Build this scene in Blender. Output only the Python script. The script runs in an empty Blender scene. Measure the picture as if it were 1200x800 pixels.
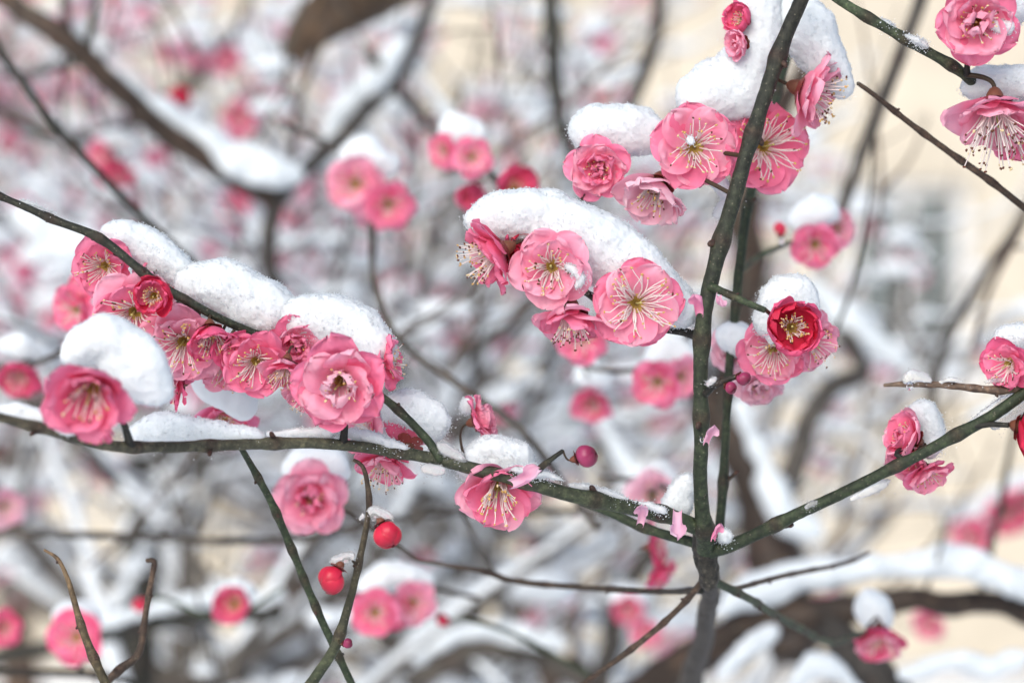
import bpy, math, random
import numpy as np
from mathutils import Vector, Matrix, Quaternion

# ------------------------------------------------------------------ camera, light, exposure
sc = bpy.context.scene
C = sc.collection
CAMZ, D0, LENS = 1.60, 0.72, 85.0
S = 36.0 / LENS / 1200.0                       # metres per photo pixel per metre of distance
cam = bpy.data.objects.new('camera', bpy.data.cameras.new('camera'))
C.objects.link(cam)
cam.location = (0, 0, CAMZ)
cam.rotation_euler = (math.radians(90), 0, 0)
cam.data.lens = LENS
cam.data.sensor_width = 36
cam.data.clip_start = 0.05
cam.data.clip_end = 400
cam.data.dof.use_dof = True
cam.data.dof.focus_distance = D0
cam.data.dof.aperture_fstop = 7.8
sc.camera = cam

world = bpy.data.worlds.new('World')
sc.world = world
world.use_nodes = True
nt = world.node_tree
sky = nt.nodes.new('ShaderNodeTexSky')
sky.sky_type = 'NISHITA'
sky.sun_disc = False
SUN_EL, SUN_ROT = 33.0, 200.0
sky.sun_elevation = math.radians(SUN_EL)
sky.sun_rotation = math.radians(SUN_ROT)
sky.air_density = 1.0
sky.dust_density = 2.0
sky.ozone_density = 1.0
bg = nt.nodes['Background']
bg.inputs['Strength'].default_value = 0.13
nt.links.new(sky.outputs[0], bg.inputs[0])
sun = bpy.data.objects.new('sun', bpy.data.lights.new('sun', 'SUN'))
C.objects.link(sun)
sun.data.energy = 1.5
sun.data.angle = math.radians(40)
sun.data.color = (1.0, 0.98, 0.95)
_a, _e = math.radians(SUN_ROT), math.radians(SUN_EL)
_sd = Vector((math.sin(_a) * math.cos(_e), math.cos(_a) * math.cos(_e), math.sin(_e)))
sun.rotation_euler = (-_sd).to_track_quat('-Z', 'Y').to_euler()
sc.view_settings.view_transform = 'Standard'
sc.view_settings.look = 'None'
sc.view_settings.gamma = 1.0
sc.view_settings.use_curve_mapping = False
sc.view_settings.exposure = 0.42
sc.cycles.use_denoising = True
sc.cycles.max_bounces = 8
sc.cycles.transmission_bounces = 6
sc.cycles.transparent_max_bounces = 6

# ------------------------------------------------------------------ small maths
rng = np.random.default_rng(7)
_perm = np.random.default_rng(3).permutation(256).astype(np.int64)
_perm = np.concatenate([_perm, _perm, _perm])
_val = np.random.default_rng(4).uniform(-1, 1, 256)

def vnoise(P, f, seed=0):
    """value noise, P (n,3) -> (n,) in -1..1"""
    q = P * f + seed * 17.31
    i = np.floor(q).astype(np.int64)
    t = q - i
    t = t * t * t * (t * (t * 6 - 15) + 10)
    i &= 255
    x0, y0, z0 = i[:, 0], i[:, 1], i[:, 2]
    out = 0
    for dx in (0, 1):
        wx = t[:, 0] if dx else 1 - t[:, 0]
        a = _perm[(x0 + dx) & 255]
        for dy in (0, 1):
            wy = t[:, 1] if dy else 1 - t[:, 1]
            b = _perm[(a + y0 + dy) & 255]
            for dz in (0, 1):
                wz = t[:, 2] if dz else 1 - t[:, 2]
                out = out + _val[_perm[(b + z0 + dz) & 255]] * wx * wy * wz
    return out

def P(px, py, d):
    """the point that photo pixel (px, py) shows at distance d in front of the camera"""
    return np.array([(px - 600) * S * d, d, CAMZ + (400 - py) * S * d])

def nrm(v):
    v = np.asarray(v, float)
    return v / max(np.linalg.norm(v), 1e-9)

def catmull(pts, step):
    """resample rows (x, y, z, extra...) smoothly at about `step` metres"""
    pts = np.asarray(pts, float)
    if len(pts) == 2:
        n = max(2, int(np.linalg.norm(pts[1, :3] - pts[0, :3]) / step))
        t = np.linspace(0, 1, n + 1)[:, None]
        return pts[0] * (1 - t) + pts[1] * t
    p = np.vstack([2 * pts[0] - pts[1], pts, 2 * pts[-1] - pts[-2]])
    out = []
    for k in range(1, len(p) - 2):
        n = max(2, int(np.linalg.norm(p[k + 1, :3] - p[k, :3]) / step))
        t = np.linspace(0, 1, n, endpoint=False)[:, None]
        a, b, c, d = p[k - 1], p[k], p[k + 1], p[k + 2]
        out.append(0.5 * ((2 * b) + (-a + c) * t + (2 * a - 5 * b + 4 * c - d) * t ** 2 + (-a + 3 * b - 3 * c + d) * t ** 3))
    out.append(p[-2][None])
    return np.vstack(out)

class MB:
    """collects vertices and faces of one mesh"""
    def __init__(self):
        self.v, self.f, self.m, self.c, self.n = [], [], [], [], 0
    def add(self, v, f, mat=0, col=None):
        v = np.asarray(v, float)
        self.v.append(v)
        f = np.asarray(f, np.int64)
        self.f.append(f + self.n)
        self.m.append(np.full(len(f), mat, np.int32))
        if col is None:
            col = np.ones((len(v), 3))
        col = np.asarray(col, float)
        if col.ndim == 1:
            col = np.tile(col, (len(v), 1))
        self.c.append(col)
        self.n += len(v)
    def mesh(self, name, mats, origin=(0, 0, 0), smooth=True):
        me = bpy.data.meshes.new(name)
        V = np.vstack(self.v) - np.asarray(origin, float)
        quads = [f for f in self.f]
        nl = sum(f.size for f in quads)
        loops = np.concatenate([f.ravel() for f in quads])
        cnt = np.concatenate([np.full(len(f), f.shape[1], np.int64) for f in quads])
        start = np.concatenate([[0], np.cumsum(cnt)[:-1]])
        me.vertices.add(len(V)); me.vertices.foreach_set('co', V.ravel().astype(np.float32))
        me.loops.add(nl); me.loops.foreach_set('vertex_index', loops.astype(np.int32))
        me.polygons.add(len(cnt)); me.polygons.foreach_set('loop_start', start.astype(np.int32))
        me.polygons.foreach_set('material_index', np.concatenate(self.m))
        me.polygons.foreach_set('use_smooth', np.full(len(cnt), bool(smooth)))
        for m in (mats if isinstance(mats, (list, tuple)) else [mats]):
            me.materials.append(m)
        col = np.vstack(self.c)
        at = me.attributes.new('tint', 'FLOAT_COLOR', 'POINT')
        at.data.foreach_set('color', np.hstack([col, np.ones((len(col), 1))]).ravel().astype(np.float32))
        me.update(calc_edges=True)
        me.validate()
        return me

def grid_faces(nu, nv, wrap=False):
    a = np.arange(nu * nv).reshape(nu, nv)
    if wrap:
        b = np.roll(a, -1, axis=1)
        return np.stack([a[:-1], b[:-1], b[1:], a[1:]], -1).reshape(-1, 4)
    return np.stack([a[:-1, :-1], a[:-1, 1:], a[1:, 1:], a[1:, :-1]], -1).reshape(-1, 4)

def frames(p):
    t = np.gradient(p, axis=0)
    t /= np.maximum(np.linalg.norm(t, axis=1, keepdims=True), 1e-12)
    n = np.zeros_like(p)
    u = np.cross(t[0], [0, 0, 1.0])
    if np.linalg.norm(u) < 0.2:
        u = np.cross(t[0], [0, 1.0, 0])
    u = nrm(u)
    for i in range(len(p)):
        u = nrm(u - t[i] * np.dot(u, t[i]))
        n[i] = u
    return t, n, np.cross(t, n)

def tube_verts(p, r, ns):
    t, n, b = frames(p)
    a = np.linspace(0, 2 * np.pi, ns, endpoint=False)
    return p[:, None, :] + r[:, None, None] * (np.cos(a)[None, :, None] * n[:, None, :] + np.sin(a)[None, :, None] * b[:, None, :])

def add_tube(mb, p, r, ns=8, mat=0, col=None, cap=True):
    p = np.asarray(p, float); r = np.asarray(r, float)
    v = tube_verts(p, r, ns).reshape(-1, 3)
    base = mb.n
    if col is not None and np.ndim(col) == 2:
        col = np.repeat(col, ns, axis=0)
    mb.add(v, grid_faces(len(p), ns, True), mat, col)
    if cap:
        a = np.arange(ns)
        for k, c, fl in ((0, p[0], False), (len(p) - 1, p[-1], True)):
            cc = np.ones(3) if col is None else (np.asarray(col).reshape(-1, 3)[k * ns if np.ndim(col) == 2 else 0])
            rim = v[k * ns:(k + 1) * ns]
            t = nrm(p[-1] - p[-2]) if fl else nrm(p[0] - p[1])
            vv = np.vstack([rim, (c + t * r[k] * 0.5)[None]])
            f = np.stack([a, np.roll(a, -1), np.full(ns, ns)], -1)
            mb.add(vv, f if fl else f[:, ::-1], mat, cc)

def ball(mb, c, r, mat=0, col=None, nu=7, nv=8, axis=None):
    th = np.linspace(0.03, np.pi - 0.03, nu)
    ph = np.linspace(0, 2 * np.pi, nv, endpoint=False)
    v = np.stack([np.sin(th)[:, None] * np.cos(ph), np.sin(th)[:, None] * np.sin(ph), np.cos(th)[:, None] * np.ones(nv)], -1).reshape(-1, 3)
    v = v * np.asarray(r)
    if axis is not None:
        q = Vector((0, 0, 1)).rotation_difference(Vector(axis)).to_matrix()
        v = v @ np.array(q).T
    mb.add(v + np.asarray(c), grid_faces(nu, nv, True), mat, col)

# ------------------------------------------------------------------ materials
def new_mat(name):
    m = bpy.data.materials.new(name)
    m.use_nodes = True
    n = m.node_tree.nodes
    return m, n, m.node_tree.links, n['Principled BSDF'], n['Material Output']

def ramp(n, stops):
    r = n.new('ShaderNodeValToRGB')
    e = r.color_ramp.elements
    while len(e) < len(stops):
        e.new(0.5)
    for i, (p, c) in enumerate(stops):
        e[i].position = p
        e[i].color = (*c, 1)
    return r

def noise_tex(n, l, scale, detail=4, rough=0.6, coord='Object'):
    tc = n.new('ShaderNodeTexCoord')
    t = n.new('ShaderNodeTexNoise')
    t.inputs['Scale'].default_value = scale
    t.inputs['Detail'].default_value = detail
    t.inputs['Roughness'].default_value = rough
    l.new(tc.outputs[coord], t.inputs['Vector'])
    return t

def tinted(name, rough, trans=0.0, spec=0.3, bump=0.0, bscale=900, sheen=0.0):
    """a material whose own colour is the mesh's colour attribute, with a fine mottle"""
    m, n, l, b, o = new_mat(name)
    at = n.new('ShaderNodeAttribute'); at.attribute_name = 'tint'
    nz = noise_tex(n, l, bscale)
    mx = n.new('ShaderNodeMix'); mx.data_type = 'RGBA'; mx.blend_type = 'MULTIPLY'
    mx.inputs[0].default_value = 0.18
    rp = ramp(n, [(0.3, (0.75, 0.72, 0.74)), (0.75, (1.0, 1.0, 1.0))])
    l.new(nz.outputs[0], rp.inputs[0])
    l.new(at.outputs['Color'], mx.inputs[6]); l.new(rp.outputs[0], mx.inputs[7])
    l.new(mx.outputs[2], b.inputs['Base Color'])
    b.inputs['Roughness'].default_value = rough
    b.inputs['Specular IOR Level'].default_value = spec
    if sheen:
        b.inputs['Sheen Weight'].default_value = sheen
    if bump:
        bp = n.new('ShaderNodeBump'); bp.inputs['Strength'].default_value = bump; bp.inputs['Distance'].default_value = 0.0004
        l.new(nz.outputs[0], bp.inputs['Height']); l.new(bp.outputs[0], b.inputs['Normal'])
    if trans:
        tr = n.new('ShaderNodeBsdfTranslucent')
        l.new(mx.outputs[2], tr.inputs['Color'])
        ms = n.new('ShaderNodeMixShader'); ms.inputs[0].default_value = trans
        l.new(b.outputs[0], ms.inputs[1]); l.new(tr.outputs[0], ms.inputs[2]); l.new(ms.outputs[0], o.inputs[0])
    return m

M = {}
M['petal'] = tinted('petal', 0.6, trans=0.36, spec=0.2, bump=0.25, bscale=700)
M['budskin'] = tinted('bud_skin', 0.32, trans=0.12, spec=0.4, bump=0.35, bscale=500)
M['stamen'] = tinted('stamen', 0.5, trans=0.2, spec=0.3)
M['calyx'] = tinted('calyx', 0.5, spec=0.35, bump=0.3, bscale=900)

def bark_mat(name, scale, bump):
    m, n, l, b, o = new_mat(name)
    at = n.new('ShaderNodeAttribute'); at.attribute_name = 'tint'
    nz = noise_tex(n, l, scale, 6, 0.7)
    rp = ramp(n, [(0.30, (0.35, 0.35, 0.35)), (0.52, (0.9, 0.9, 0.9)), (0.72, (2.2, 2.1, 1.95))])
    l.new(nz.outputs[0], rp.inputs[0])
    mx = n.new('ShaderNodeMix'); mx.data_type = 'RGBA'; mx.blend_type = 'MULTIPLY'; mx.inputs[0].default_value = 1
    l.new(at.outputs['Color'], mx.inputs[6]); l.new(rp.outputs[0], mx.inputs[7])
    # pale lenticels
    tc = n.new('ShaderNodeTexCoord')
    vo = n.new('ShaderNodeTexVoronoi'); vo.inputs['Scale'].default_value = scale * 1.6
    l.new(tc.outputs['Object'], vo.inputs['Vector'])
    r2 = ramp(n, [(0.08, (1, 1, 1)), (0.2, (0, 0, 0))])
    l.new(vo.outputs['Distance'], r2.inputs[0])
    m2 = n.new('ShaderNodeMix'); m2.data_type = 'RGBA'
    mf = n.new('ShaderNodeMath'); mf.operation = 'MULTIPLY'; mf.inputs[1].default_value = 0.55
    l.new(r2.outputs[0], mf.inputs[0]); l.new(mf.outputs[0], m2.inputs[0])
    l.new(mx.outputs[2], m2.inputs[6]); m2.inputs[7].default_value = (0.2, 0.18, 0.13, 1)
    l.new(m2.outputs[2], b.inputs['Base Color'])
    b.inputs['Roughness'].default_value = 0.55
    b.inputs['Specular IOR Level'].default_value = 0.35
    bp = n.new('ShaderNodeBump'); bp.inputs['Strength'].default_value = bump; bp.inputs['Distance'].default_value = 0.0006
    l.new(nz.outputs[0], bp.inputs['Height']); l.new(bp.outputs[0], b.inputs['Normal'])
    return m
M['bark'] = bark_mat('twig_bark', 420, 1.0)
M['oldbark'] = bark_mat('old_bark', 90, 0.9)

def snow_mat(name, scale, sss, tone):
    m, n, l, b, o = new_mat(name)
    b.inputs['Base Color'].default_value = (*tone, 1)
    b.inputs['Roughness'].default_value = 0.6
    b.inputs['Specular IOR Level'].default_value = 0.25
    b.inputs['IOR'].default_value = 1.31
    if sss:
        b.inputs['Subsurface Weight'].default_value = 0.6
        b.inputs['Subsurface Radius'].default_value = (1.0, 1.0, 1.0)
        b.inputs['Subsurface Scale'].default_value = 0.005
    nz = noise_tex(n, l, scale, 3, 0.8)
    bp = n.new('ShaderNodeBump'); bp.inputs['Strength'].default_value = 0.4; bp.inputs['Distance'].default_value = 0.0005
    l.new(nz.outputs[0], bp.inputs['Height']); l.new(bp.outputs[0], b.inputs['Normal'])
    return m
M['snow'] = snow_mat('granular_snow', 1300, True, (0.70, 0.75, 0.775))
M['farsnow'] = snow_mat('soft_snow', 300, False, (0.78, 0.83, 0.86))

m, n, l, b, o = new_mat('snow_crystal')
b.inputs['Base Color'].default_value = (0.80, 0.84, 0.86, 1)
b.inputs['Roughness'].default_value = 0.35
b.inputs['IOR'].default_value = 1.31
tr = n.new('ShaderNodeBsdfTranslucent'); tr.inputs['Color'].default_value = (0.9, 0.93, 0.95, 1)
ms = n.new('ShaderNodeMixShader'); ms.inputs[0].default_value = 0.5
l.new(b.outputs[0], ms.inputs[1]); l.new(tr.outputs[0], ms.inputs[2]); l.new(ms.outputs[0], o.inputs[0])
M['crystal'] = m
m, n, l, b, o = new_mat('wet_ice')
b.inputs['Base Color'].default_value = (0.93, 0.95, 0.96, 1)
b.inputs['Transmission Weight'].default_value = 0.75
b.inputs['Roughness'].default_value = 0.22
b.inputs['IOR'].default_value = 1.31
nz = noise_tex(n, l, 900, 3)
bp = n.new('ShaderNodeBump'); bp.inputs['Strength'].default_value = 0.6; bp.inputs['Distance'].default_value = 0.0005
l.new(nz.outputs[0], bp.inputs['Height']); l.new(bp.outputs[0], b.inputs['Normal'])
M['ice'] = m
m, n, l, b, o = new_mat('clear_water')
b.inputs['Base Color'].default_value = (0.97, 0.98, 0.98, 1)
b.inputs['Transmission Weight'].default_value = 1.0
b.inputs['Roughness'].default_value = 0.03
b.inputs['IOR'].default_value = 1.33
M['water'] = m

def plain(name, base, rough, scale, lo=0.8, hi=1.1, coord='Object', bump=0.2, dist=0.01):
    m, n, l, b, o = new_mat(name)
    nz = noise_tex(n, l, scale, 6, 0.65, coord)
    rp = ramp(n, [(0.3, tuple(c * lo for c in base)), (0.7, tuple(min(1, c * hi) for c in base))])
    l.new(nz.outputs[0], rp.inputs[0]); l.new(rp.outputs[0], b.inputs['Base Color'])
    b.inputs['Roughness'].default_value = rough
    bp = n.new('ShaderNodeBump'); bp.inputs['Strength'].default_value = bump; bp.inputs['Distance'].default_value = dist
    l.new(nz.outputs[0], bp.inputs['Height']); l.new(bp.outputs[0], b.inputs['Normal'])
    return m
M['plaster'] = plain('cream_plaster', (0.62, 0.56, 0.455), 0.85, 3.0)
M['ground'] = plain('snowy_ground', (0.88, 0.90, 0.92), 0.7, 2.0, 0.9, 1.0, bump=0.5, dist=0.05)
M['white_paint'] = plain('white_frame_paint', (0.78, 0.79, 0.8), 0.4, 12, 0.95, 1.02, bump=0.02)
M['eave'] = plain('brown_timber', (0.13, 0.075, 0.04), 0.7, 9)
m, n, l, b, o = new_mat('window_glass')
b.inputs['Base Color'].default_value = (0.13, 0.16, 0.17, 1)
b.inputs['Roughness'].default_value = 0.06
b.inputs['Specular IOR Level'].default_value = 0.4
M['glass'] = m

# ------------------------------------------------------------------ things and parts
def props(o, label=None, cat=None, group=None, kind=None):
    if label: o['label'] = label
    if cat: o['category'] = cat
    if group: o['group'] = group
    if kind: o['kind'] = kind

class Thing:
    """an Empty at the thing's base; parts are its children"""
    def __init__(self, name, base, label, cat, group=None):
        self.o = bpy.data.objects.new(name, None)
        C.objects.link(self.o)
        self.at = np.asarray(base, float)
        self.o.location = self.at
        self.o.empty_display_size = 0.01
        props(self.o, label, cat, group)
        self.path = []                                   # sampled wood, for tying on stalks
    def part(self, name, mb, mats, label=None, smooth=True):
        ob = bpy.data.objects.new(name, mb.mesh(name, mats, self.at, smooth))
        C.objects.link(ob)
        ob.parent = self.o
        props(ob, label)
        return ob
    def nearest(self, p):
        A = np.vstack(self.path)
        k = np.argmin(((A[:, :3] - p) ** 2).sum(1))
        return A[k, :3], A[k, 3]

def solo(name, mb, mats, label, cat, group=None, kind=None, origin=None, smooth=True):
    V = np.vstack(mb.v)
    if origin is None:
        origin = np.array([V[:, 0].mean(), V[:, 1].mean(), V[:, 2].min()])
    ob = bpy.data.objects.new(name, mb.mesh(name, mats, origin, smooth))
    C.objects.link(ob)
    ob.location = origin
    props(ob, label, cat, group, kind)
    return ob

GREEN = np.array([0.030, 0.044, 0.022]); DARK = np.array([0.022, 0.022, 0.017]); BROWN = np.array([0.085, 0.056, 0.038])
GREY = np.array([0.085, 0.075, 0.064])

def wood(thing, name, pts, c0=GREEN, c1=None, seed=0, nodes=0.030, mat='bark', ns=14, step=0.0018, rough=0.06, label=None):
    """one limb: pts rows (px, py, distance, width in px at that distance)"""
    c1 = c0 if c1 is None else c1
    rows = np.array([[*P(x, y, d), w * 0.5 * S * d] for x, y, d, w in pts])
    q = catmull(rows, step)
    p, r = q[:, :3].copy(), q[:, 3].copy()
    thing.path.append(q)
    R = np.random.default_rng(seed + 100)
    L = np.concatenate([[0], np.cumsum(np.linalg.norm(np.diff(p, axis=0), axis=1))])
    p += np.stack([vnoise(p, 60, seed + k) for k in (1, 2, 3)], -1) * (r[:, None] * 0.25)
    mb = MB()
    where = []
    swell = 0.28 if nodes < 0.06 else 0.1
    if nodes:
        s = R.uniform(0.3, 1) * nodes
        while s < L[-1] - 0.006:
            where.append(s); s += nodes * R.uniform(0.6, 1.4)
        for s in where:
            r *= 1 + swell * np.exp(-((L - s) / (1.2 * r.mean() + 0.0008)) ** 2)
    t = np.linspace(0, 1, len(p))[:, None]
    blot = 0.5 + 0.5 * vnoise(p, 90, seed + 9)
    col = c0 * (1 - t) + c1 * t
    col = col * (0.75 + 0.5 * blot[:, None])
    for s in where:
        w = np.exp(-((L - s) / 0.002) ** 2)[:, None] * 0.6
        col = col * (1 - w) + np.array([0.05, 0.028, 0.02]) * w
    v = tube_verts(p, r, ns)
    nrmv = v - p[:, None, :]
    f = v.reshape(-1, 3)
    nz = (vnoise(f, 500, seed + 5) * 0.6 + vnoise(f, 1400, seed + 6) * 0.4).reshape(v.shape[:2])
    v = p[:, None, :] + nrmv * (1 + rough * nz[..., None])
    cc = np.repeat(col, ns, axis=0)
    mb.add(v.reshape(-1, 3), grid_faces(len(p), ns, True), 0, cc)
    a = np.arange(ns)
    for k, s in ((0, -1), (-1, 1)):
        tt = nrm(p[k] - p[k - s])
        vv = np.vstack([v[k], (p[k] + tt * r[k] * 0.6)[None]])
        ff = np.stack([a, np.roll(a, -1), np.full(ns, ns)], -1)
        mb.add(vv, ff if s > 0 else ff[:, ::-1], 0, col[k])
    # little dormant buds and scars at the nodes
    T, N, B = frames(p)
    for s in where:
        k = int(np.argmin(abs(L - s)))
        a_ = R.uniform(0, 2 * np.pi)
        out = np.cos(a_) * N[k] + np.sin(a_) * B[k]
        sz = min(0.0018, max(r[k] * 0.5, 0.0006))
        if r[k] > 0.0016 and R.uniform() < 0.28:
            ln = R.uniform(0.0018, 0.004)
            dr_ = nrm(out + T[k] * R.uniform(.4, 1.2) + np.array([0, 0, .3]))
            sp = p[k] + out * r[k] * 0.6 + dr_ * np.linspace(0, ln, 6)[:, None]
            add_tube(mb, sp, np.array([1.25, .95, .8, .78, .9, .7]) * r[k] * 0.40, 8, 0, np.array([0.04, 0.026, 0.018]))
            ball(mb, sp[-1] + dr_ * 0.0004, (r[k] * .38, r[k] * .38, r[k] * .6), 0, np.array([0.07, 0.032, 0.022]), 6, 7, dr_)
            continue
        ball(mb, p[k] + out * r[k] * 0.95 + T[k] * sz, (sz * 0.75, sz * 0.75, sz * 1.25), 0, np.array([0.055, 0.03, 0.022]), 6, 7, nrm(out + T[k] * 0.8))
    return thing.part(name, mb, M[mat], label)

# ------------------------------------------------------------------ blossoms
PAL = {  # colour near the claw, in the middle, at the rim
    'pink':    ((0.97, 0.48, 0.60), (0.98, 0.39, 0.57), (0.98, 0.58, 0.71)),
    'pale':    ((0.97, 0.68, 0.75), (0.97, 0.64, 0.76), (0.97, 0.73, 0.82)),
    'rose':    ((0.96, 0.39, 0.53), (0.97, 0.25, 0.44), (0.97, 0.36, 0.54)),
    'deep':    ((0.93, 0.30, 0.44), (0.91, 0.18, 0.35), (0.90, 0.19, 0.37)),
    'crimson': ((0.60, 0.04, 0.09), (0.68, 0.032, 0.09), (0.74, 0.05, 0.12)),
    'budred':  ((0.62, 0.03, 0.07), (0.68, 0.028, 0.075), (0.34, 0.010, 0.03)),
    'plum':    ((0.34, 0.06, 0.13), (0.36, 0.05, 0.14), (0.17, 0.02, 0.05)),
}

def petal(L, W, th0, th1, wrap, phi, roll, z0, r0, R, pal, nu=13, nv=13, ruffle=1.0, curl=0.0, claw=0.13):
    """one petal in the blossom's own frame (axis +Z), nominal size in metres"""
    u = 0.5 - 0.5 * np.cos(np.linspace(0.0, np.pi, nu))
    u = 0.6 * u + 0.4 * np.linspace(0, 1, nu)
    v = np.linspace(-1, 1, nv)
    v = np.sign(v) * np.abs(v) ** 0.85
    th = np.radians(th0 + (th1 - th0) * u ** 1.1)
    ds = np.diff(u, prepend=0) * L
    r = r0 + np.cumsum(np.cos(th) * ds); h = z0 + np.cumsum(np.sin(th) * ds)
    pk = 0.60
    w = np.where(u < pk, W * (claw + (1 - claw) * np.sqrt(np.clip(1 - (1 - np.minimum(u / pk, 1)) ** 2, 0, 1))),
                 W * np.sqrt(np.clip(1 - ((u - pk) / (1 - pk)) ** 2.3, 0, 1)))
    w = np.maximum(w, W * 0.10)
    U, V = np.meshgrid(u, v, indexing='ij')
    s = V * w[:, None]
    rad = np.maximum(r, 0.0012)[:, None]
    k = max(wrap, 1e-3)
    x = np.sin(np.clip(s * k / rad, -1.9, 1.9)) * rad / k
    inw = (1 - np.cos(np.clip(s * k / rad, -1.9, 1.9))) * rad / k
    x = np.where(np.abs(s * k / rad) > 1.9, np.sign(s) * (np.abs(x)), x)
    nr, nh = -np.sin(th), np.cos(th)
    cup = (0.10 * (s / W) ** 2 * W * 1.6 + np.sin(math.radians(roll)) * s)
    sd = R.integers(0, 9999)
    Q = np.stack([U * 2.1, V * 1.3, np.full_like(U, phi)], -1).reshape(-1, 3)
    n1 = vnoise(Q, 1.3, sd % 97).reshape(U.shape); n2 = vnoise(Q, 3.1, sd % 89).reshape(U.shape) + 0.5 * vnoise(Q, 6.5, sd % 61).reshape(U.shape)
    cup = cup + ruffle * (0.0014 * n1 * U + 0.0011 * n2 * U ** 2 + curl * 0.002 * U ** 3)
    Rr = r[:, None] - inw + nr[:, None] * cup
    Z = h[:, None] + nh[:, None] * cup
    dl = L * (0.055 * vnoise(np.stack([V * 2.6, U * 0.8, np.full_like(U, 3.0)], -1).reshape(-1, 3), 1.0, sd % 71).reshape(U.shape)
              + 0.03 * vnoise(np.stack([V * 6.5, U, np.full_like(U, 9.0)], -1).reshape(-1, 3), 1.0, sd % 67).reshape(U.shape)) * U ** 2 * min(1.0, ruffle * 1.4)
    Rr = Rr + np.cos(th)[:, None] * dl
    Z = Z + np.sin(th)[:, None] * dl
    c, s_ = math.cos(phi), math.sin(phi)
    X = Rr * c - x * s_
    Y = Rr * s_ + x * c
    vv = np.stack([X, Y, Z], -1).reshape(-1, 3)
    a, b_, e = (np.array(q) for q in pal)
    t = U[..., None]
    col = np.where(t < 0.45, a + (b_ - a) * (t / 0.45), b_ + (e - b_) * ((t - 0.45) / 0.55))
    vein = vnoise(np.stack([V * 9 / (0.35 + U), U * 1.5, np.full_like(U, sd % 50)], -1).reshape(-1, 3), 1.0, 5).reshape(U.shape)
    col = col * (1 + 0.10 * vein[..., None] * np.array([0.3, 1.0, 0.8])) * R.uniform(0.93, 1.04)
    blush = 0.5 + 0.5 * vnoise(Q, 1.1, (sd + 7) % 83).reshape(U.shape)[..., None]
    col = col * (1 - 0.30 * blush * np.array([0.05, 1, 0.8]))
    return vv, grid_faces(nu, nv), np.clip(col, 0, 1).reshape(-1, 3)

KIND = {  # whorls: (count, length mm, half width mm, th0, th1, wrap, ruffle), stamens: (count, spread, length mm)
    'flat':   ([(5, 11.2, 6.6, 16, -2, 0.25, 0.9), (5, 10.2, 6.0, 28, 8, 0.25, 1.0)], (46, 80, 9.4)),
    'open':   ([(5, 11.2, 6.6, 25, 6, 0.3, 1.0), (5, 9.6, 5.6, 42, 26, 0.35, 1.1)], (42, 66, 8.6)),
    'double': ([(5, 11.4, 6.5, 20, 4, 0.3, 1.2), (5, 10.2, 6.0, 40, 32, 0.4, 1.3), (5, 8.6, 5.0, 56, 66, 0.5, 1.5), (3, 6.6, 3.8, 66, 110, 0.6, 1.6)], (22, 34, 6.4)),
    'semi':   ([(5, 11.8, 7.0, 26, 8, 0.35, 1.5), (5, 10.6, 6.4, 42, 30, 0.4, 1.7), (3, 8.6, 5.0, 56, 92, 0.5, 1.7)], (26, 30, 8.0)),
    'cup':    ([(5, 12.0, 6.8, 22, 62, 0.6, 0.9), (5, 11.0, 6.0, 38, 74, 0.6, 1.0), (3, 8.0, 4.4, 60, 100, 0.6, 1.3)], (24, 30, 7.2)),
    'half':   ([(5, 13.6, 7.8, 0, 104, 0.8, 0.8), (5, 11.6, 6.4, 10, 98, 0.8, 1.0)], (34, 30, 6.0)),
    'hang':   ([(5, 12.0, 6.8, 30, 16, 0.4, 0.9), (5, 10.6, 6.0, 46, 36, 0.45, 1.0)], (44, 46, 11.5)),
    'bell':   ([(5, 12.4, 6.8, 32, 50, 0.6, 0.9), (5, 11.4, 6.0, 44, 56, 0.6, 1.0)], (36, 30, 11.0)),
    'bud':    ([(5, 19.0, 7.0, -12, 178, 1.0, 0.35), (4, 17.5, 6.2, -8, 172, 1.0, 0.35)], None),
}
NOMINAL = {'flat': 11.6, 'open': 11.3, 'double': 11.8, 'semi': 11.8, 'cup': 9.4, 'half': 8.3, 'hang': 11.0, 'bell': 10.0, 'bud': 6.3}   # half width, mm

def axis_matrix(f, spin):
    z = Vector(nrm(f))
    up = Vector((0, 0, 1)) if abs(z.z) < 0.9 else Vector((0, 1, 0))
    x = up.cross(z).normalized(); y = z.cross(x)
    m = Matrix((x, y, z)).transposed()
    return (m @ Matrix.Rotation(spin, 3, 'Z'))

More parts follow.
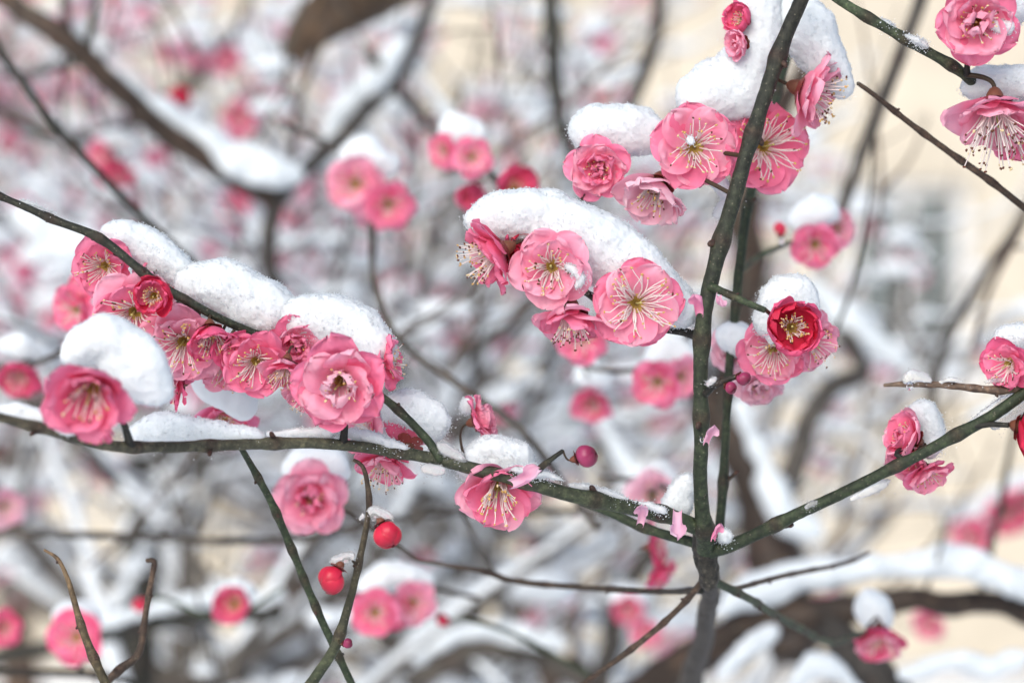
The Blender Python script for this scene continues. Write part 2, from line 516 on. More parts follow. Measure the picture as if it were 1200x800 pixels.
def stamen_mesh(R, n, spread, length, dark=0.25, seg=7, ns=4, fr=0.17):
    mb = MB()
    for i in range(n):
        ph = R.uniform(0, 2 * np.pi) if i > n * 0.6 else 2 * np.pi * i / (n * 0.6) + R.normal(0, .12)
        tau = math.radians(spread * math.sqrt(R.uniform(0.08, 1.0)) + R.normal(0, 4))
        Lg = length * 1e-3 * R.uniform(0.62, 1.08)
        r0 = R.uniform(1.5, 2.6) * 1e-3
        t = np.linspace(0, 1, seg)
        bend = tau * 0.35 + (tau * 1.12 - tau * 0.35) * t
        ds = Lg / (seg - 1)
        rr = r0 + np.concatenate([[0], np.cumsum(np.sin(bend[1:]) * ds)])
        zz = 0.0012 + np.concatenate([[0], np.cumsum(np.cos(bend[1:]) * ds)])
        sw = R.normal(0, 0.20) * t ** 1.4 + R.normal(0, 0.08) * np.sin(t * 5)
        p = np.stack([rr * np.cos(ph + sw), rr * np.sin(ph + sw), zz], -1)
        rad = fr * 1e-3 * (1.05 - 0.35 * t)
        base, tip = np.array([0.90, 0.62, 0.62]), np.array([0.94, 0.86, 0.82])
        add_tube(mb, p, rad, ns, 0, base + (tip - base) * np.minimum(1, t * 2.2)[:, None], cap=False)
        k = R.uniform()
        ac = np.array([0.16, 0.055, 0.03]) if k < dark else (np.array([0.72, 0.46, 0.16]) if k < 0.75 else np.array([0.86, 0.70, 0.40]))
        ball(mb, p[-1], np.array([0.30, 0.30, 0.46]) * 1e-3 * R.uniform(0.8, 1.2), 0, ac, 5, 6, nrm(R.normal(size=3)))
    return mb

def centre_mesh(R):
    """the honey-brown nectar cup with the pistil"""
    mb = MB()
    rr = np.array([0.0, 0.6, 1.2, 1.9, 2.6, 2.8, 2.4]) * 1e-3
    zz = np.array([-0.2, -0.15, 0.0, 0.35, 0.8, 0.6, 0.0]) * 1e-3 + 0.0005
    a = np.linspace(0, 2 * np.pi, 18, endpoint=False)
    v = np.stack([rr[:, None] * np.cos(a), rr[:, None] * np.sin(a), zz[:, None] * np.ones(18)], -1)
    v[..., 2] += 0.00012 * R.normal(size=v.shape[:2])
    col = np.repeat(np.array([[0.22, 0.13, 0.02]] * 2 + [[0.34, 0.21, 0.03], [0.50, 0.33, 0.06], [0.62, 0.43, 0.12], [0.6, 0.36, 0.12], [0.5, 0.2, 0.1]]), 18, axis=0)
    mb.add(v.reshape(-1, 3), grid_faces(7, 18, True), 0, col)
    t = np.linspace(0, 1, 6)
    p = np.stack([0.0008 * t ** 2, 0.0003 * t, 0.0004 + 0.0062 * t], -1)
    add_tube(mb, p, np.full(6, 0.00024), 6, 0, np.array([0.55, 0.52, 0.18]))
    ball(mb, p[-1], (0.0004, 0.0004, 0.0003), 0, np.array([0.62, 0.55, 0.2]), 5, 6)
    return mb

def calyx_mesh(R, kind, stalk=None):
    """sepals, the cup behind the petals and the stalk (points already in the blossom's frame)"""
    mb = MB()
    rr = np.array([0.5, 1.3, 2.1, 2.5, 2.3]) * 1e-3
    zz = np.array([-4.2, -3.6, -2.2, -0.6, 0.1]) * 1e-3
    if kind == 'bud':
        zz = zz - 0.0005
    a = np.linspace(0, 2 * np.pi, 14, endpoint=False)
    v = np.stack([rr[:, None] * np.cos(a), rr[:, None] * np.sin(a), zz[:, None] * np.ones(14)], -1).reshape(-1, 3)
    cc = np.array([0.16, 0.055, 0.03])
    mb.add(v, grid_faces(5, 14, True), 0, cc)
    for i in range(5):
        t0_ = KIND[kind][0][0][3]
        th = (t0_ - 4, t0_ + (40 if kind in ('bud', 'half') else 0))
        L = 0.0044
        vv, ff, _ = petal(L, 0.0024, th[0], th[1], 0.5, 2 * np.pi * (i + 0.5) / 5, 0, -0.0011, 0.0018 if kind != 'bud' else 0.0009, R, PAL['plum'], 7, 7, 0.2)
        mb.add(vv, ff, 0, np.array([0.22, 0.035, 0.03]) * R.uniform(0.8, 1.2))
    if stalk is not None:
        add_tube(mb, stalk, np.linspace(0.00055, 0.0007, len(stalk)), 8, 0, np.array([0.05, 0.034, 0.018]))
    return mb

n_bl = [0]
def blossom(th, px, py, d, size, f, kind='open', pal='pink', sharp=True, label=None, name=None, spin=None, dark=0.25, stal=None, seed=None, curl=0, stamens=True, tie=True):
    """one blossom on a branch; (px, py) its heart in the photo, size its full width there in pixels; f = (right, up, towards the viewer)"""
    n_bl[0] += 1
    R = np.random.default_rng(500 + n_bl[0] if seed is None else seed)
    name = name or ('bud' if kind == 'bud' else 'blossom')
    pos = P(px, py, d)
    k = size * 0.5 * S * d / (NOMINAL[kind] * 1e-3)
    fw = np.array([f[0], -f[2], f[1]], float)
    rot = axis_matrix(fw, R.uniform(0, 6.28) if spin is None else spin)
    whorls, st = KIND[kind]
    if stal: st = stal
    stalk = None
    if tie and th.path:
        q, r = th.nearest(pos)
        inv = np.array(rot.transposed())
        tgt = inv @ (q - pos) / k
        b = np.array([0, 0, -0.0041])
        if np.linalg.norm(tgt - b) < 0.07:
            mid = b + np.array([0, 0, -1.0]) * min(0.006, 0.4 * np.linalg.norm(tgt - b))
            t = np.linspace(0, 1, 9)[:, None]
            stalk = (1 - t) ** 2 * b + 2 * t * (1 - t) * mid + t ** 2 * tgt
    body = calyx_mesh(R, kind, stalk)
    mats = [M['calyx'], M['petal'] if kind != 'bud' else M['budskin']]
    pets = []
    z = 0.0
    off = R.uniform(0, 6.28)
    for wi, (n, L, W, t0, t1, wr, ru) in enumerate(whorls):
        for i in range(n):
            q = np.random.default_rng(R.integers(1 << 30))
            j = 1.0 if kind == 'bud' else 5.0
            jit = q.normal(0, j, 2)
            ph = off + 2 * np.pi * i / n + q.normal(0, 0.05)
            p_ = petal(L * 1e-3 * q.uniform(0.95, 1.05), W * 1e-3 * q.uniform(0.95, 1.06), t0 + jit[0], t1 + jit[1] * 1.6, wr, ph,
                       (6 if kind == 'bud' else 9), z + (0.0001 if kind != 'bud' else 0.0004) * i, 0.0017 if kind != 'bud' else 0.0003, q, PAL[pal if isinstance(pal, str) else pal[min(wi, len(pal) - 1)]],
                       *((15, 15) if sharp else (9, 9)), ru, curl)
            pets.append(p_)
        off += np.pi / n + R.normal(0, 0.1)
        z += 0.0004
    if kind == 'bud':
        ball(body, (0, 0, 0.0050), np.array([0.0050, 0.0050, 0.0050]), 1, PAL[pal][1] if isinstance(pal, str) else PAL[pal[0]][1], 12, 16)
    if not sharp or kind == 'bud':
        for v, fc, c in pets:
            body.add(v, fc, 1, c)
    me = body.mesh(name, mats)
    ob = bpy.data.objects.new(name, me)
    C.objects.link(ob)
    ob.parent = th.o
    ob.location = pos - th.at
    ob.rotation_mode = 'QUATERNION'
    ob.rotation_quaternion = rot.to_quaternion()
    ob.scale = (k, k, k)
    if label: ob['label'] = label
    def sub(nm, mb, mat):
        s = bpy.data.objects.new(nm, mb.mesh(nm, mat))
        C.objects.link(s); s.parent = ob
    if sharp and kind != 'bud':
        for v, fc, c in pets:
            mb = MB(); mb.add(v, fc, 0, c); sub('petal', mb, M['petal'])
    if kind != 'bud' and stamens:
        sub('nectar_cup', centre_mesh(R), M['stamen'])
        if st:
            sub('stamen_tuft', stamen_mesh(R, st[0] if sharp else max(14, st[0] // 2), st[1], st[2], dark, 7 if sharp else 5, 4, 0.19 if sharp else 0.22), M['stamen'])
    return ob

# ------------------------------------------------------------------ snow
_off8 = np.array([[0, 0, 0], [1, 0, 0], [0, 1, 0], [1, 1, 0], [0, 0, 1], [1, 0, 1], [0, 1, 1], [1, 1, 1]])
_edges = [(0, 1), (2, 3), (4, 5), (6, 7), (0, 2), (1, 3), (4, 6), (5, 7), (0, 4), (1, 5), (2, 6), (3, 7)]

def surface_nets(F, org, h):
    nx, ny, nz = F.shape
    cor = [F[o[0]:nx - 1 + o[0], o[1]:ny - 1 + o[1], o[2]:nz - 1 + o[2]] for o in _off8]
    ins = sum((c < 0).astype(np.int8) for c in cor)
    act = (ins > 0) & (ins < 8)
    idx = np.full(act.shape, -1, np.int64)
    cells = np.argwhere(act)
    idx[act] = np.arange(len(cells))
    vals = np.stack([c[act] for c in cor], -1)
    acc = np.zeros((len(cells), 3)); cnt = np.zeros(len(cells))
    for a, b_ in _edges:
        va, vb = vals[:, a], vals[:, b_]
        x = (va < 0) != (vb < 0)
        t = np.where(x, va / np.where(x, va - vb, 1), 0)
        acc += np.where(x[:, None], _off8[a] + t[:, None] * (_off8[b_] - _off8[a]), 0)
        cnt += x
    V = (cells + acc / cnt[:, None]) * h + org
    Fc = []
    for ax in range(3):
        o1, o2 = (ax + 1) % 3, (ax + 2) % 3
        sl = [slice(1, -1)] * 3
        sl[ax] = slice(0, -1)
        A = F[tuple(sl)]
        s2 = list(sl); s2[ax] = slice(1, None)
        B = F[tuple(s2)]
        cr = (A < 0) != (B < 0)
        pos = np.argwhere(cr)
        fl = (A < 0)[cr]
        base = pos.copy(); base[:, o1] += 1; base[:, o2] += 1
        def cell(d1, d2):
            c = base.copy(); c[:, o1] -= d1; c[:, o2] -= d2
            return idx[c[:, 0], c[:, 1], c[:, 2]]
        q = np.stack([cell(1, 1), cell(0, 1), cell(0, 0), cell(1, 0)], -1)
        q[~fl] = q[~fl][:, ::-1]
        Fc.append(q)
    Fc = np.vstack(Fc)
    return V, Fc[(Fc >= 0).all(1)]

_gr = np.array([[1, 0, 0], [-1, 0, 0], [0, 1, 0], [0, -1, 0], [0, 0, 1], [0, 0, -1]], float)
_gf = np.array([[0, 2, 4], [2, 1, 4], [1, 3, 4], [3, 0, 4], [2, 0, 5], [1, 2, 5], [3, 1, 5], [0, 3, 5]])

def grains(mb, V, N, R, count, rmin, rmax, mat=0, spread=0.0004):
    if not count: return
    k = R.integers(0, len(V), count)
    c = V[k] + N[k] * R.uniform(-0.5, 1.0, (count, 1)) * spread + R.normal(0, spread * 0.6, (count, 3))
    r = rmin + (rmax - rmin) * R.uniform(0, 1, count) ** 2
    g = _gr[None] * r[:, None, None] * R.uniform(0.55, 1.25, (count, 6, 1))
    a = R.normal(size=(count, 3, 3)); q, _ = np.linalg.qr(a)
    q[:, :, 0] *= np.sign(np.linalg.det(q))[:, None]
    v = np.einsum('nij,nkj->nki', q, g) + c[:, None, :]
    f = (_gf[None] + 6 * np.arange(count)[:, None, None]).reshape(-1, 3)
    mb.add(v.reshape(-1, 3), f, mat)

def snow_body(mb, balls, d, vox=2.0, seed=1, amp=1.0, dz=0.9, ng=0, k=7.0, mat=0, gmat=0, clumps=0.0):
    """a mound of settled snow: balls rows (px, py, radius px[, nearer/farther px]) smoothly merged; all in pixels at distance d"""
    px = S * d
    B = np.array([[b[0], b[1], b[2], b[3] if len(b) > 3 else 0.0] for b in balls], float)
    rm = float(B[:, 2].mean())
    k = min(k, 0.30 * rm)
    amp = amp * min(1.0, 0.25 + rm / 24.0)
    vox = min(vox, max(0.9, rm / 5.0))
    pts = []
    for i in range(len(B) - 1):
        for t in np.linspace(0, 1, 5, endpoint=False):
            pts.append(B[i] * (1 - t) + B[i + 1] * t)
    pts.append(B[-1])
    B = np.array(pts)
    if clumps:
        Rc = np.random.default_rng(seed + 5)
        add = []
        for _ in range(int(clumps * len(B))):
            b0 = B[Rc.integers(len(B))]
            dv = Rc.normal(size=3); dv[1] = abs(dv[1]) + 0.1; dv /= np.linalg.norm(dv)      # right, up, towards
            rr = b0[2] * Rc.uniform(0.12, 0.34)
            o = b0[2] * 0.92
            add.append([b0[0] + dv[0] * o, b0[1] - dv[1] * o, rr, b0[3] - dv[2] * o * dz])
        B = np.vstack([B, np.array(add)])
    # local frame in px: x right, y away, z up
    cx, cy, cz, r = B[:, 0], B[:, 3], -B[:, 1], B[:, 2]
    pad = 8 + 3 * vox
    lo = np.array([(cx - r).min(), (cy - r * dz).min(), (cz - r).min()]) - pad
    hi = np.array([(cx + r).max(), (cy + r * dz).max(), (cz + r).max()]) + pad
    n = np.ceil((hi - lo) / vox).astype(int) + 1
    ax = [lo[i] + vox * np.arange(n[i]) for i in range(3)]
    G = np.stack(np.meshgrid(*ax, indexing='ij'), -1).reshape(-1, 3).astype(np.float32)
    acc = np.zeros(len(G), np.float32)
    for i in range(len(B)):
        dd = np.sqrt((G[:, 0] - cx[i]) ** 2 + ((G[:, 1] - cy[i]) / dz) ** 2 + (G[:, 2] - cz[i]) ** 2) - r[i]
        acc += np.exp(np.clip(-dd / k, -60, 60))
    F = (-k * np.log(np.maximum(acc, 1e-26))).astype(np.float64) + k * 1.25
    near = np.abs(F) < 14
    g = G[near].astype(np.float64)
    dist = amp * (3.2 * vnoise(g, 1 / 26.0, seed) + 1.1 * vnoise(g, 1 / 10.0, seed + 1))
    if vox < 3:
        dist = dist + amp * (0.9 * vnoise(g, 1 / 4.6, seed + 2) + 0.55 * vnoise(g, 1 / 2.4, seed + 3))
    low = np.clip((-g[:, 2] - (-(cz + 0).mean())) / (r.mean()), -1, 1)
    F[near] += dist
    V, Fc = surface_nets(F.reshape(n), lo, vox)
    W = np.stack([(V[:, 0] - 600) * px, d + V[:, 1] * px, CAMZ + (400 + V[:, 2]) * px], -1)
    mb.add(W, Fc, mat)
    if ng:
        R = np.random.default_rng(seed + 77)
        B = B[:len(pts)]
        c = np.stack([(B[:, 0] - 600) * px, d + B[:, 3] * px, CAMZ + (400 - B[:, 1]) * px], -1)
        kk = np.argmin(((W[:, None, :] - c[None]) ** 2).sum(-1), axis=1)
        N = W - c[kk]
        N /= np.linalg.norm(N, axis=1, keepdims=True)
        rim = (np.abs(N[:, 1]) < 0.45) | (N[:, 2] > 0.75)
        grains(mb, W[rim], N[rim], R, int(ng * 1.2), 0.00010, 0.00032, gmat, 0.00028)
        grains(mb, W, N, R, int(ng * 0.35), 0.00008, 0.00024, gmat, 0.0003)
        # loose crystals thinning out over what the snow lies on
        zr = (W[:, 2] - W[:, 2].min()) / np.ptp(W[:, 2])
        fr = (N[:, 1] < 0.1) & (N[:, 2] < 0.35)
        if fr.sum() > 20:
            grains(mb, W[fr], N[fr], R, int(ng * 0.7), 0.00008, 0.00030, gmat, 0.0011)
            grains(mb, W[fr], N[fr], R, int(ng * 0.4), 0.00008, 0.00028, gmat, 0.0020)

n_sn = [0]
def snow(balls, d, label, sharp=True, ng=None, name='snow_clump', mat='snow', amp=1.0, dz=0.9, vox=None, cat='snow', k=7.0):
    n_sn[0] += 1
    mb = MB()
    ng = (900 if sharp else 0) if ng is None else ng
    snow_body(mb, balls, d, vox or (1.7 if sharp else 3.2), n_sn[0] * 5, amp * (1 if sharp else 1.7), dz, ng, k=k, gmat=1 if ng else 0, clumps=0 if mat != 'snow' else (0.9 if sharp else 0.6))
    return solo(name, mb, [M[mat], M['crystal'] if mat == 'snow' else M['ice']] if ng else [M[mat]], label, cat)

# ================================================================== the setting
mb = MB()
gx = np.concatenate([np.linspace(-300, -12, 14), np.linspace(-10, 10, 41), np.linspace(12, 300, 14)])
gy = np.concatenate([np.linspace(-300, -12, 14), np.linspace(-10, 14, 49), np.linspace(16, 300, 14)])
GX, GY = np.meshgrid(gx, gy, indexing='ij')
gp = np.stack([GX, GY, np.zeros_like(GX)], -1).reshape(-1, 3)
gp[:, 2] = 0.05 * vnoise(gp, 0.7, 2) + 0.02 * vnoise(gp, 2.3, 3) - 0.06
mb.add(gp, grid_faces(len(gx), len(gy)))
solo('ground', mb, M['ground'], 'snow covered ground under the plum trees', None, kind='structure', origin=(0, 0, 0))

def box(mb, lo, hi, mat=0):
    lo, hi = np.asarray(lo, float), np.asarray(hi, float)
    v = np.array([[x, y, z] for x in (lo[0], hi[0]) for y in (lo[1], hi[1]) for z in (lo[2], hi[2])])
    f = np.array([[0, 1, 3, 2], [4, 6, 7, 5], [0, 4, 5, 1], [2, 3, 7, 6], [0, 2, 6, 4], [1, 5, 7, 3]])
    mb.add(v, f, mat)

# the building behind: a cream plastered wall with window openings, white frames and a snowy eave
YB, HB, XB = 12.0, 7.4, 16.0
house = Thing('building', (0, YB, 0), 'cream plastered building with white framed windows behind the trees', 'building')
W_, H_ = 0.62, 1.0
wins = [(x, z) for x in (-13.2, -10.4, -7.6, -4.8, -2.0, 1.98, 4.8, 7.6, 10.4, 13.2) for z in (1.4, 4.2)]
xs = sorted({x - W_ / 2 for x, z in wins} | {x + W_ / 2 for x, z in wins} | {-XB, XB})
zs = sorted({z for x, z in wins} | {z + H_ for x, z in wins} | {0, HB})
mb = MB()
for i in range(len(xs) - 1):
    for j in range(len(zs) - 1):
        xc, zc = (xs[i] + xs[i + 1]) / 2, (zs[j] + zs[j + 1]) / 2
        if any(abs(xc - x) < W_ / 2 and z < zc < z + H_ for x, z in wins):
            continue
        v = np.array([[xs[i], YB, zs[j]], [xs[i + 1], YB, zs[j]], [xs[i + 1], YB, zs[j + 1]], [xs[i], YB, zs[j + 1]]])
        mb.add(v, [[0, 1, 2, 3]])
for x, z in wins:
    for a, b in (((x - W_ / 2, z), (x - W_ / 2, z + H_)), ((x + W_ / 2, z + H_), (x + W_ / 2, z)), ((x - W_ / 2, z + H_), (x + W_ / 2, z + H_)), ((x + W_ / 2, z), (x - W_ / 2, z))):
        mb.add([[a[0], YB, a[1]], [b[0], YB, b[1]], [b[0], YB + 0.22, b[1]], [a[0], YB + 0.22, a[1]]], [[0, 1, 2, 3]])
box(mb, (-XB, YB + 0.001, 0), (-XB + 0.25, YB + 8, HB)); box(mb, (XB - 0.25, YB + 0.001, 0), (XB, YB + 8, HB)); box(mb, (-XB, YB + 7.8, 0), (XB, YB + 8, HB))
house.part('wall', mb, M['plaster'], smooth=False)
mb = MB(); box(mb, (-XB - 0.4, YB - 0.55, HB), (XB + 0.4, YB + 8.4, HB + 0.22)); house.part('eave', mb, M['eave'], smooth=False)
for x, z in wins:
    mb = MB()
    y0, y1, t = YB + 0.10, YB + 0.16, 0.07
    box(mb, (x - W_ / 2, y0, z), (x - W_ / 2 + t, y1, z + H_)); box(mb, (x + W_ / 2 - t, y0, z), (x + W_ / 2, y1, z + H_))
    box(mb, (x - W_ / 2 + t, y0, z), (x + W_ / 2 - t, y1, z + t)); box(mb, (x - W_ / 2 + t, y0, z + H_ - t), (x + W_ / 2 - t, y1, z + H_))
    box(mb, (x - 0.025, y0 + .005, z + t), (x + 0.025, y1 - .005, z + H_ - t))
    w = house.part('window', mb, M['white_paint'], smooth=False)
    pn = MB(); box(pn, (x - W_ / 2 + t - .01, y0 + 0.02, z + t - .01), (x + W_ / 2 - t + .01, y0 + 0.028, z + H_ - t + .01))
    o = bpy.data.objects.new('pane', pn.mesh('pane', M['glass'], house.at, False)); C.objects.link(o); o.parent = w
    si = MB(); box(si, (x - W_ / 2 - .06, YB - 0.07, z - 0.06), (x + W_ / 2 + .06, YB + 0.10, z - 0.002))
    o = bpy.data.objects.new('sill', si.mesh('sill', M['white_paint'], house.at, False)); C.objects.link(o); o.parent = w

# ------------------------------------------------------------------ trees and boughs out of focus
def low_flower(R, pal):
    mb = MB()
    for wi, (n, L, W, t0, t1) in enumerate([(5, 11, 6.6, 22, 30), (5, 9, 5.2, 45, 70)]):
        for i in range(n):
            v, f, c = petal(L * 1e-3, W * 1e-3, t0 + R.normal(0, 9), t1 + R.normal(0, 12), 0.4, 2 * np.pi * (i + 0.5 * wi) / n + R.normal(0, .1), 8, 0, 0.0015, R, PAL[pal], 5, 5, 1.0)
            mb.add(v, f, 0, c)
    return np.vstack(mb.v), np.vstack(mb.f), np.vstack(mb.c)
_R = np.random.default_rng(11)
LOWF = [low_flower(_R, p) for p in ('pale', 'pale', 'pink', 'rose', 'pale', 'pale')]

def put_flower(mb, R, pos, f, scale, which=None):
    v, fc, c = LOWF[R.integers(len(LOWF)) if which is None else which]
    m = np.array(axis_matrix(f, R.uniform(0, 6.28)))
    mb.add((v * scale) @ m.T + pos, fc, 0, c)

def lump(mb, R, c, r, nu=9, nv=12):
    """a settled cap of snow"""
    th = np.linspace(0.04, np.pi - 0.04, nu); ph = np.linspace(0, 2 * np.pi, nv, endpoint=False)
    v = np.stack([np.sin(th)[:, None] * np.cos(ph), np.sin(th)[:, None] * np.sin(ph), np.cos(th)[:, None] * np.ones(nv)], -1).reshape(-1, 3)
    v[:, 2] = np.where(v[:, 2] < 0, v[:, 2] * 0.35, v[:, 2])
    v = v * (1 + 0.22 * vnoise(v + R.uniform(0, 50, 3), 1.6, 3)[:, None]) * np.asarray(r)
    mb.add(v + c, grid_faces(nu, nv, True))

def ridge(mb, q, R, thick=1.0, minr=0.003, cover=0.75):
    """snow lying along the upper side of a limb q (x, y, z, radius)"""
    p, r = q[:, :3], q[:, 3]
    if len(p) < 4: return
    t = np.gradient(p, axis=0); t /= np.maximum(np.linalg.norm(t, axis=1, keepdims=True), 1e-9)
    slope = np.abs(t[:, 2])
    h = thick * np.clip(r * 0.9 + minr, 0, 0.016) * np.clip(1.25 - slope * 1.15, 0, 1)
    g = vnoise(p, 16, R.integers(50)) * 0.6 + vnoise(p, 45, R.integers(50)) * 0.4
    h = h * np.clip(0.75 + 0.9 * g + (cover - 0.6), 0, 1.5)
    h[0] *= 0.1; h[-1] *= 0.1
    ok = h > 0.0012
    k = 0
    while k < len(p):
        if ok[k]:
            e = k
            while e + 1 < len(p) and ok[e + 1]: e += 1
            if e - k >= 3:
                hh = h[k:e + 1].copy(); hh[0] = hh[-1] = 0.0006
                pp = p[k:e + 1] + np.array([0, 0, 1.0]) * (r[k:e + 1] * 0.75 + hh * 0.5)[:, None]
                v = tube_verts(pp, np.ones(len(pp)), 9) - pp[:, None, :]
                wid = (r[k:e + 1] * 0.8 + hh * 0.55)[:, None]
                side = v - v[..., 2:3] * np.array([0, 0, 1.0])
                vv = pp[:, None, :] + side * wid[..., None] + v[..., 2:3] * np.array([0, 0, 1.0]) * (hh * 0.8)[:, None, None]
                f = vv.reshape(-1, 3)
                f = f + 0.0012 * np.stack([vnoise(f, 130, s) for s in (1, 2, 3)], -1)
                mb.add(f, grid_faces(len(pp), 9, True))
            k = e + 1
        else:
            k += 1

def bough(thing, name, pts, c=GREY, seed=0, step=0.008, **kw):
    return wood(thing, name, pts, c, seed=seed, nodes=kw.pop('nodes', 0.09), mat='oldbark', ns=10, step=step, rough=0.14, **kw)

def far_tree(base, z0, d, seed, label, n_bough=5, up=0.55, reach=0.75, flowers=1.0, slabel=None, tone=GREY, thick=1.0, bushy=0):
    """a whole plum tree out of focus: trunk from the ground, spreading limbs, twigs, blossoms, snow"""
    R = np.random.default_rng(seed)
    base = np.array(base, float)
    T = Thing('plum_tree', base, label, 'tree')
    tips, snowq = [], []
    fork = np.array([base[0] + R.normal(0, .08), base[1] + R.normal(0, .05), z0])
    tr = catmull(np.array([[*base, 0.055 * thick], [*(base * 0.5 + fork * 0.5 + R.normal(0, .03, 3)), 0.045 * thick], [*fork, 0.038 * thick]]), 0.02)
    mbt = MB(); col = tone * R.uniform(1.0, 1.5)
    def tube(mb, q, ns):
        p = q[:, :3] + 0.25 * q[:, 3:4] * np.stack([vnoise(q[:, :3], 25, s) for s in (1, 2, 3)], -1)
        add_tube(mb, p, q[:, 3] * (1 + 0.12 * vnoise(p, 60, 4)), ns, 0, col * (0.8 + 0.4 * (vnoise(p, 14, 5)[:, None] * .5 + .5)))
    tube(mbt, tr, 12)
    T.part('trunk', mbt, M['oldbark'])
    twig = MB()
    def grow(p, dr, L, r, lvl):
        k = 5
        rows = [np.append(p, r)]
        q, dd = p.copy(), dr.copy()
        for i in range(k):
            dd = nrm(dd + R.normal(0, 0.22, 3) * np.array([1, 0.8, 1]) + np.array([0, 0, 0.05]))
            q = q + dd * L / k
            rows.append(np.append(q, r * (1 - 0.75 * (i + 1) / k)))
        Q = catmull(np.array(rows), 0.010 if lvl else 0.014)
        tips.append((lvl, Q)); snowq.append((lvl, Q))
        if lvl == 0:
            m_ = MB(); tube(m_, Q, 9); T.part('limb', m_, M['oldbark'])
        else:
            tube(twig, Q, 6 if lvl == 1 else 5)
        if lvl < 2:
            nb = int(R.integers(4, 7) if lvl == 0 else R.integers(2, 5)) + bushy * 1
            for i in range(nb):
                j = int(len(Q) * R.uniform(0.2, 0.95))
                t = nrm(Q[min(j + 1, len(Q) - 1), :3] - Q[j - 1, :3])
                side = R.normal(size=3); side[1] *= 0.7; side = nrm(side - t * np.dot(side, t))
                nd = nrm(t * R.uniform(0.25, 0.8) + side + np.array([0, 0, R.uniform(-.1, .5)]))
                grow(Q[j, :3], nd, L * R.uniform(0.42, 0.65), max(Q[j, 3] * 0.58, 0.0013), lvl + 1)
    for i in range(n_bough):
        a = (i + R.uniform(.2, .8)) / n_bough * 2 - 1
        dr = nrm(np.array([a * 1.1, R.normal(0, .35), up + R.uniform(0, .5)]))
        grow(fork, dr, reach * R.uniform(0.8, 1.25), 0.015 * thick, 0)
    T.part('twigs', twig, M['oldbark'])['kind'] = 'stuff'
    fl, sn = MB(), MB()
    for lvl, Q in snowq:
        ridge(sn, Q, R, 1.0, 0.003 if lvl < 2 else 0.0022, 0.6)
    for lvl, Q in tips:
        if lvl == 0: continue
        for s in range(R.poisson(np.linalg.norm(Q[-1, :3] - Q[0, :3]) / 0.16)):
            rr = R.uniform(0.005, 0.012)
            lump(sn, R, Q[R.integers(len(Q)), :3] + np.array([0, 0, 0.003]), (rr * R.uniform(1, 1.9), rr, rr * 0.75))
        L = np.linalg.norm(Q[-1, :3] - Q[0, :3])
        for s in range(R.poisson(max(0.1, L / 0.17) * flowers)):
            j = R.integers(len(Q) // 5, len(Q))
            c = Q[j, :3]
            nf = R.integers(1, 4)
            for _ in range(nf):
                put_flower(fl, R, c + R.normal(0, 0.008, 3) - np.array([0, 0, 0.006]), nrm(R.normal(size=3) + np.array([0, -0.5, -0.3])), R.uniform(0.8, 1.1))
            if R.uniform() < 0.8:
                rr = R.uniform(0.008, 0.014) * (1 + 0.15 * nf)
                lump(sn, R, c + np.array([0, 0.003, 0.006]), (rr * 1.15, rr, rr * 0.8))
    if fl.n:
        T.part('blossoms', fl, M['petal'])['kind'] = 'stuff'
    solo('snow', sn, M['farsnow'], slabel or 'snow caught in the crown of the ' + label, None, kind='stuff', origin=base)

far = [
    # x px, d, fork y px, seed, boughs, flowers, thickness, label
    (150, 1.95, 820, 21, 6, 1.0, 0.8, 'blurred plum tree with dark trunk low behind the arching blossom spray'),
    (-40, 2.5, 700, 22, 6, 1.1, 0.9, 'blurred pink flowering plum tree at the edge of the frame'),
    (420, 2.9, 760, 23, 7, 1.0, 0.9, 'blurred plum tree behind the two crimson buds'),
    (260, 3.6, 640, 24, 8, 1.2, 1.0, 'pale far plum tree behind the snow capped blossom spray'),
    (660, 2.3, 960, 25, 3, 0.5, 0.8, 'blurred plum tree behind the snow topped blossom cluster'),
    (560, 4.2, 660, 26, 6, 1.1, 1.0, 'far plum tree in front of the cream wall near its centre'),
    (770, 3.1, 960, 27, 2, 0.25, 0.8, 'sparse plum tree behind the upright green stem'),
    (60, 5.2, 560, 28, 9, 1.2, 1.0, 'farthest pink plum tree seen through the upper boughs'),
    (280, 1.55, 1020, 31, 5, 0.12, 0.5, 'thin blurred plum sapling just behind the long branch'),
    (640, 1.75, 1060, 32, 3, 0.12, 0.5, 'thin blurred plum sapling behind the bent trunk of the fork'),
    (470, 2.05, 960, 33, 5, 0.2, 0.6, 'slender blurred plum tree behind the twin pink blossoms'),
    (350, 5.6, 560, 30, 9, 1.2, 1.0, 'farthest white plum tree beside the building wall'),
]
for x, d, fy, sd, nb, fw, tk, lab in far:
    b = P(x, fy, d); z0 = b[2]; b[2] = -0.05
    far_tree(b, z0, d, sd, lab, nb, 0.5, min(0.8, 0.22 * d + 0.12), fw, 'clumps of snow over the ' + lab.split(' behind')[0].split(' in front')[0].split(' seen')[0].split(' beside')[0].split(' at')[0].split(' low')[0], GREY if sd % 2 else BROWN, tk, 1 if sd > 30 else 0)

def soft_ridge(pts, d_label, seed, thick=1.0, w=1.0):
    """snow lying along a blurred bough, its own thing"""
    rows = np.array([[*P(x, y, d), wd * 0.5 * S * d] for x, y, d, wd in pts])
    R = np.random.default_rng(seed)
    mb = MB(); ridge(mb, catmull(rows, 0.004), R, thick, 0.003, 0.95)
    return solo('snow_ridge', mb, M['farsnow'], d_label, 'snow')

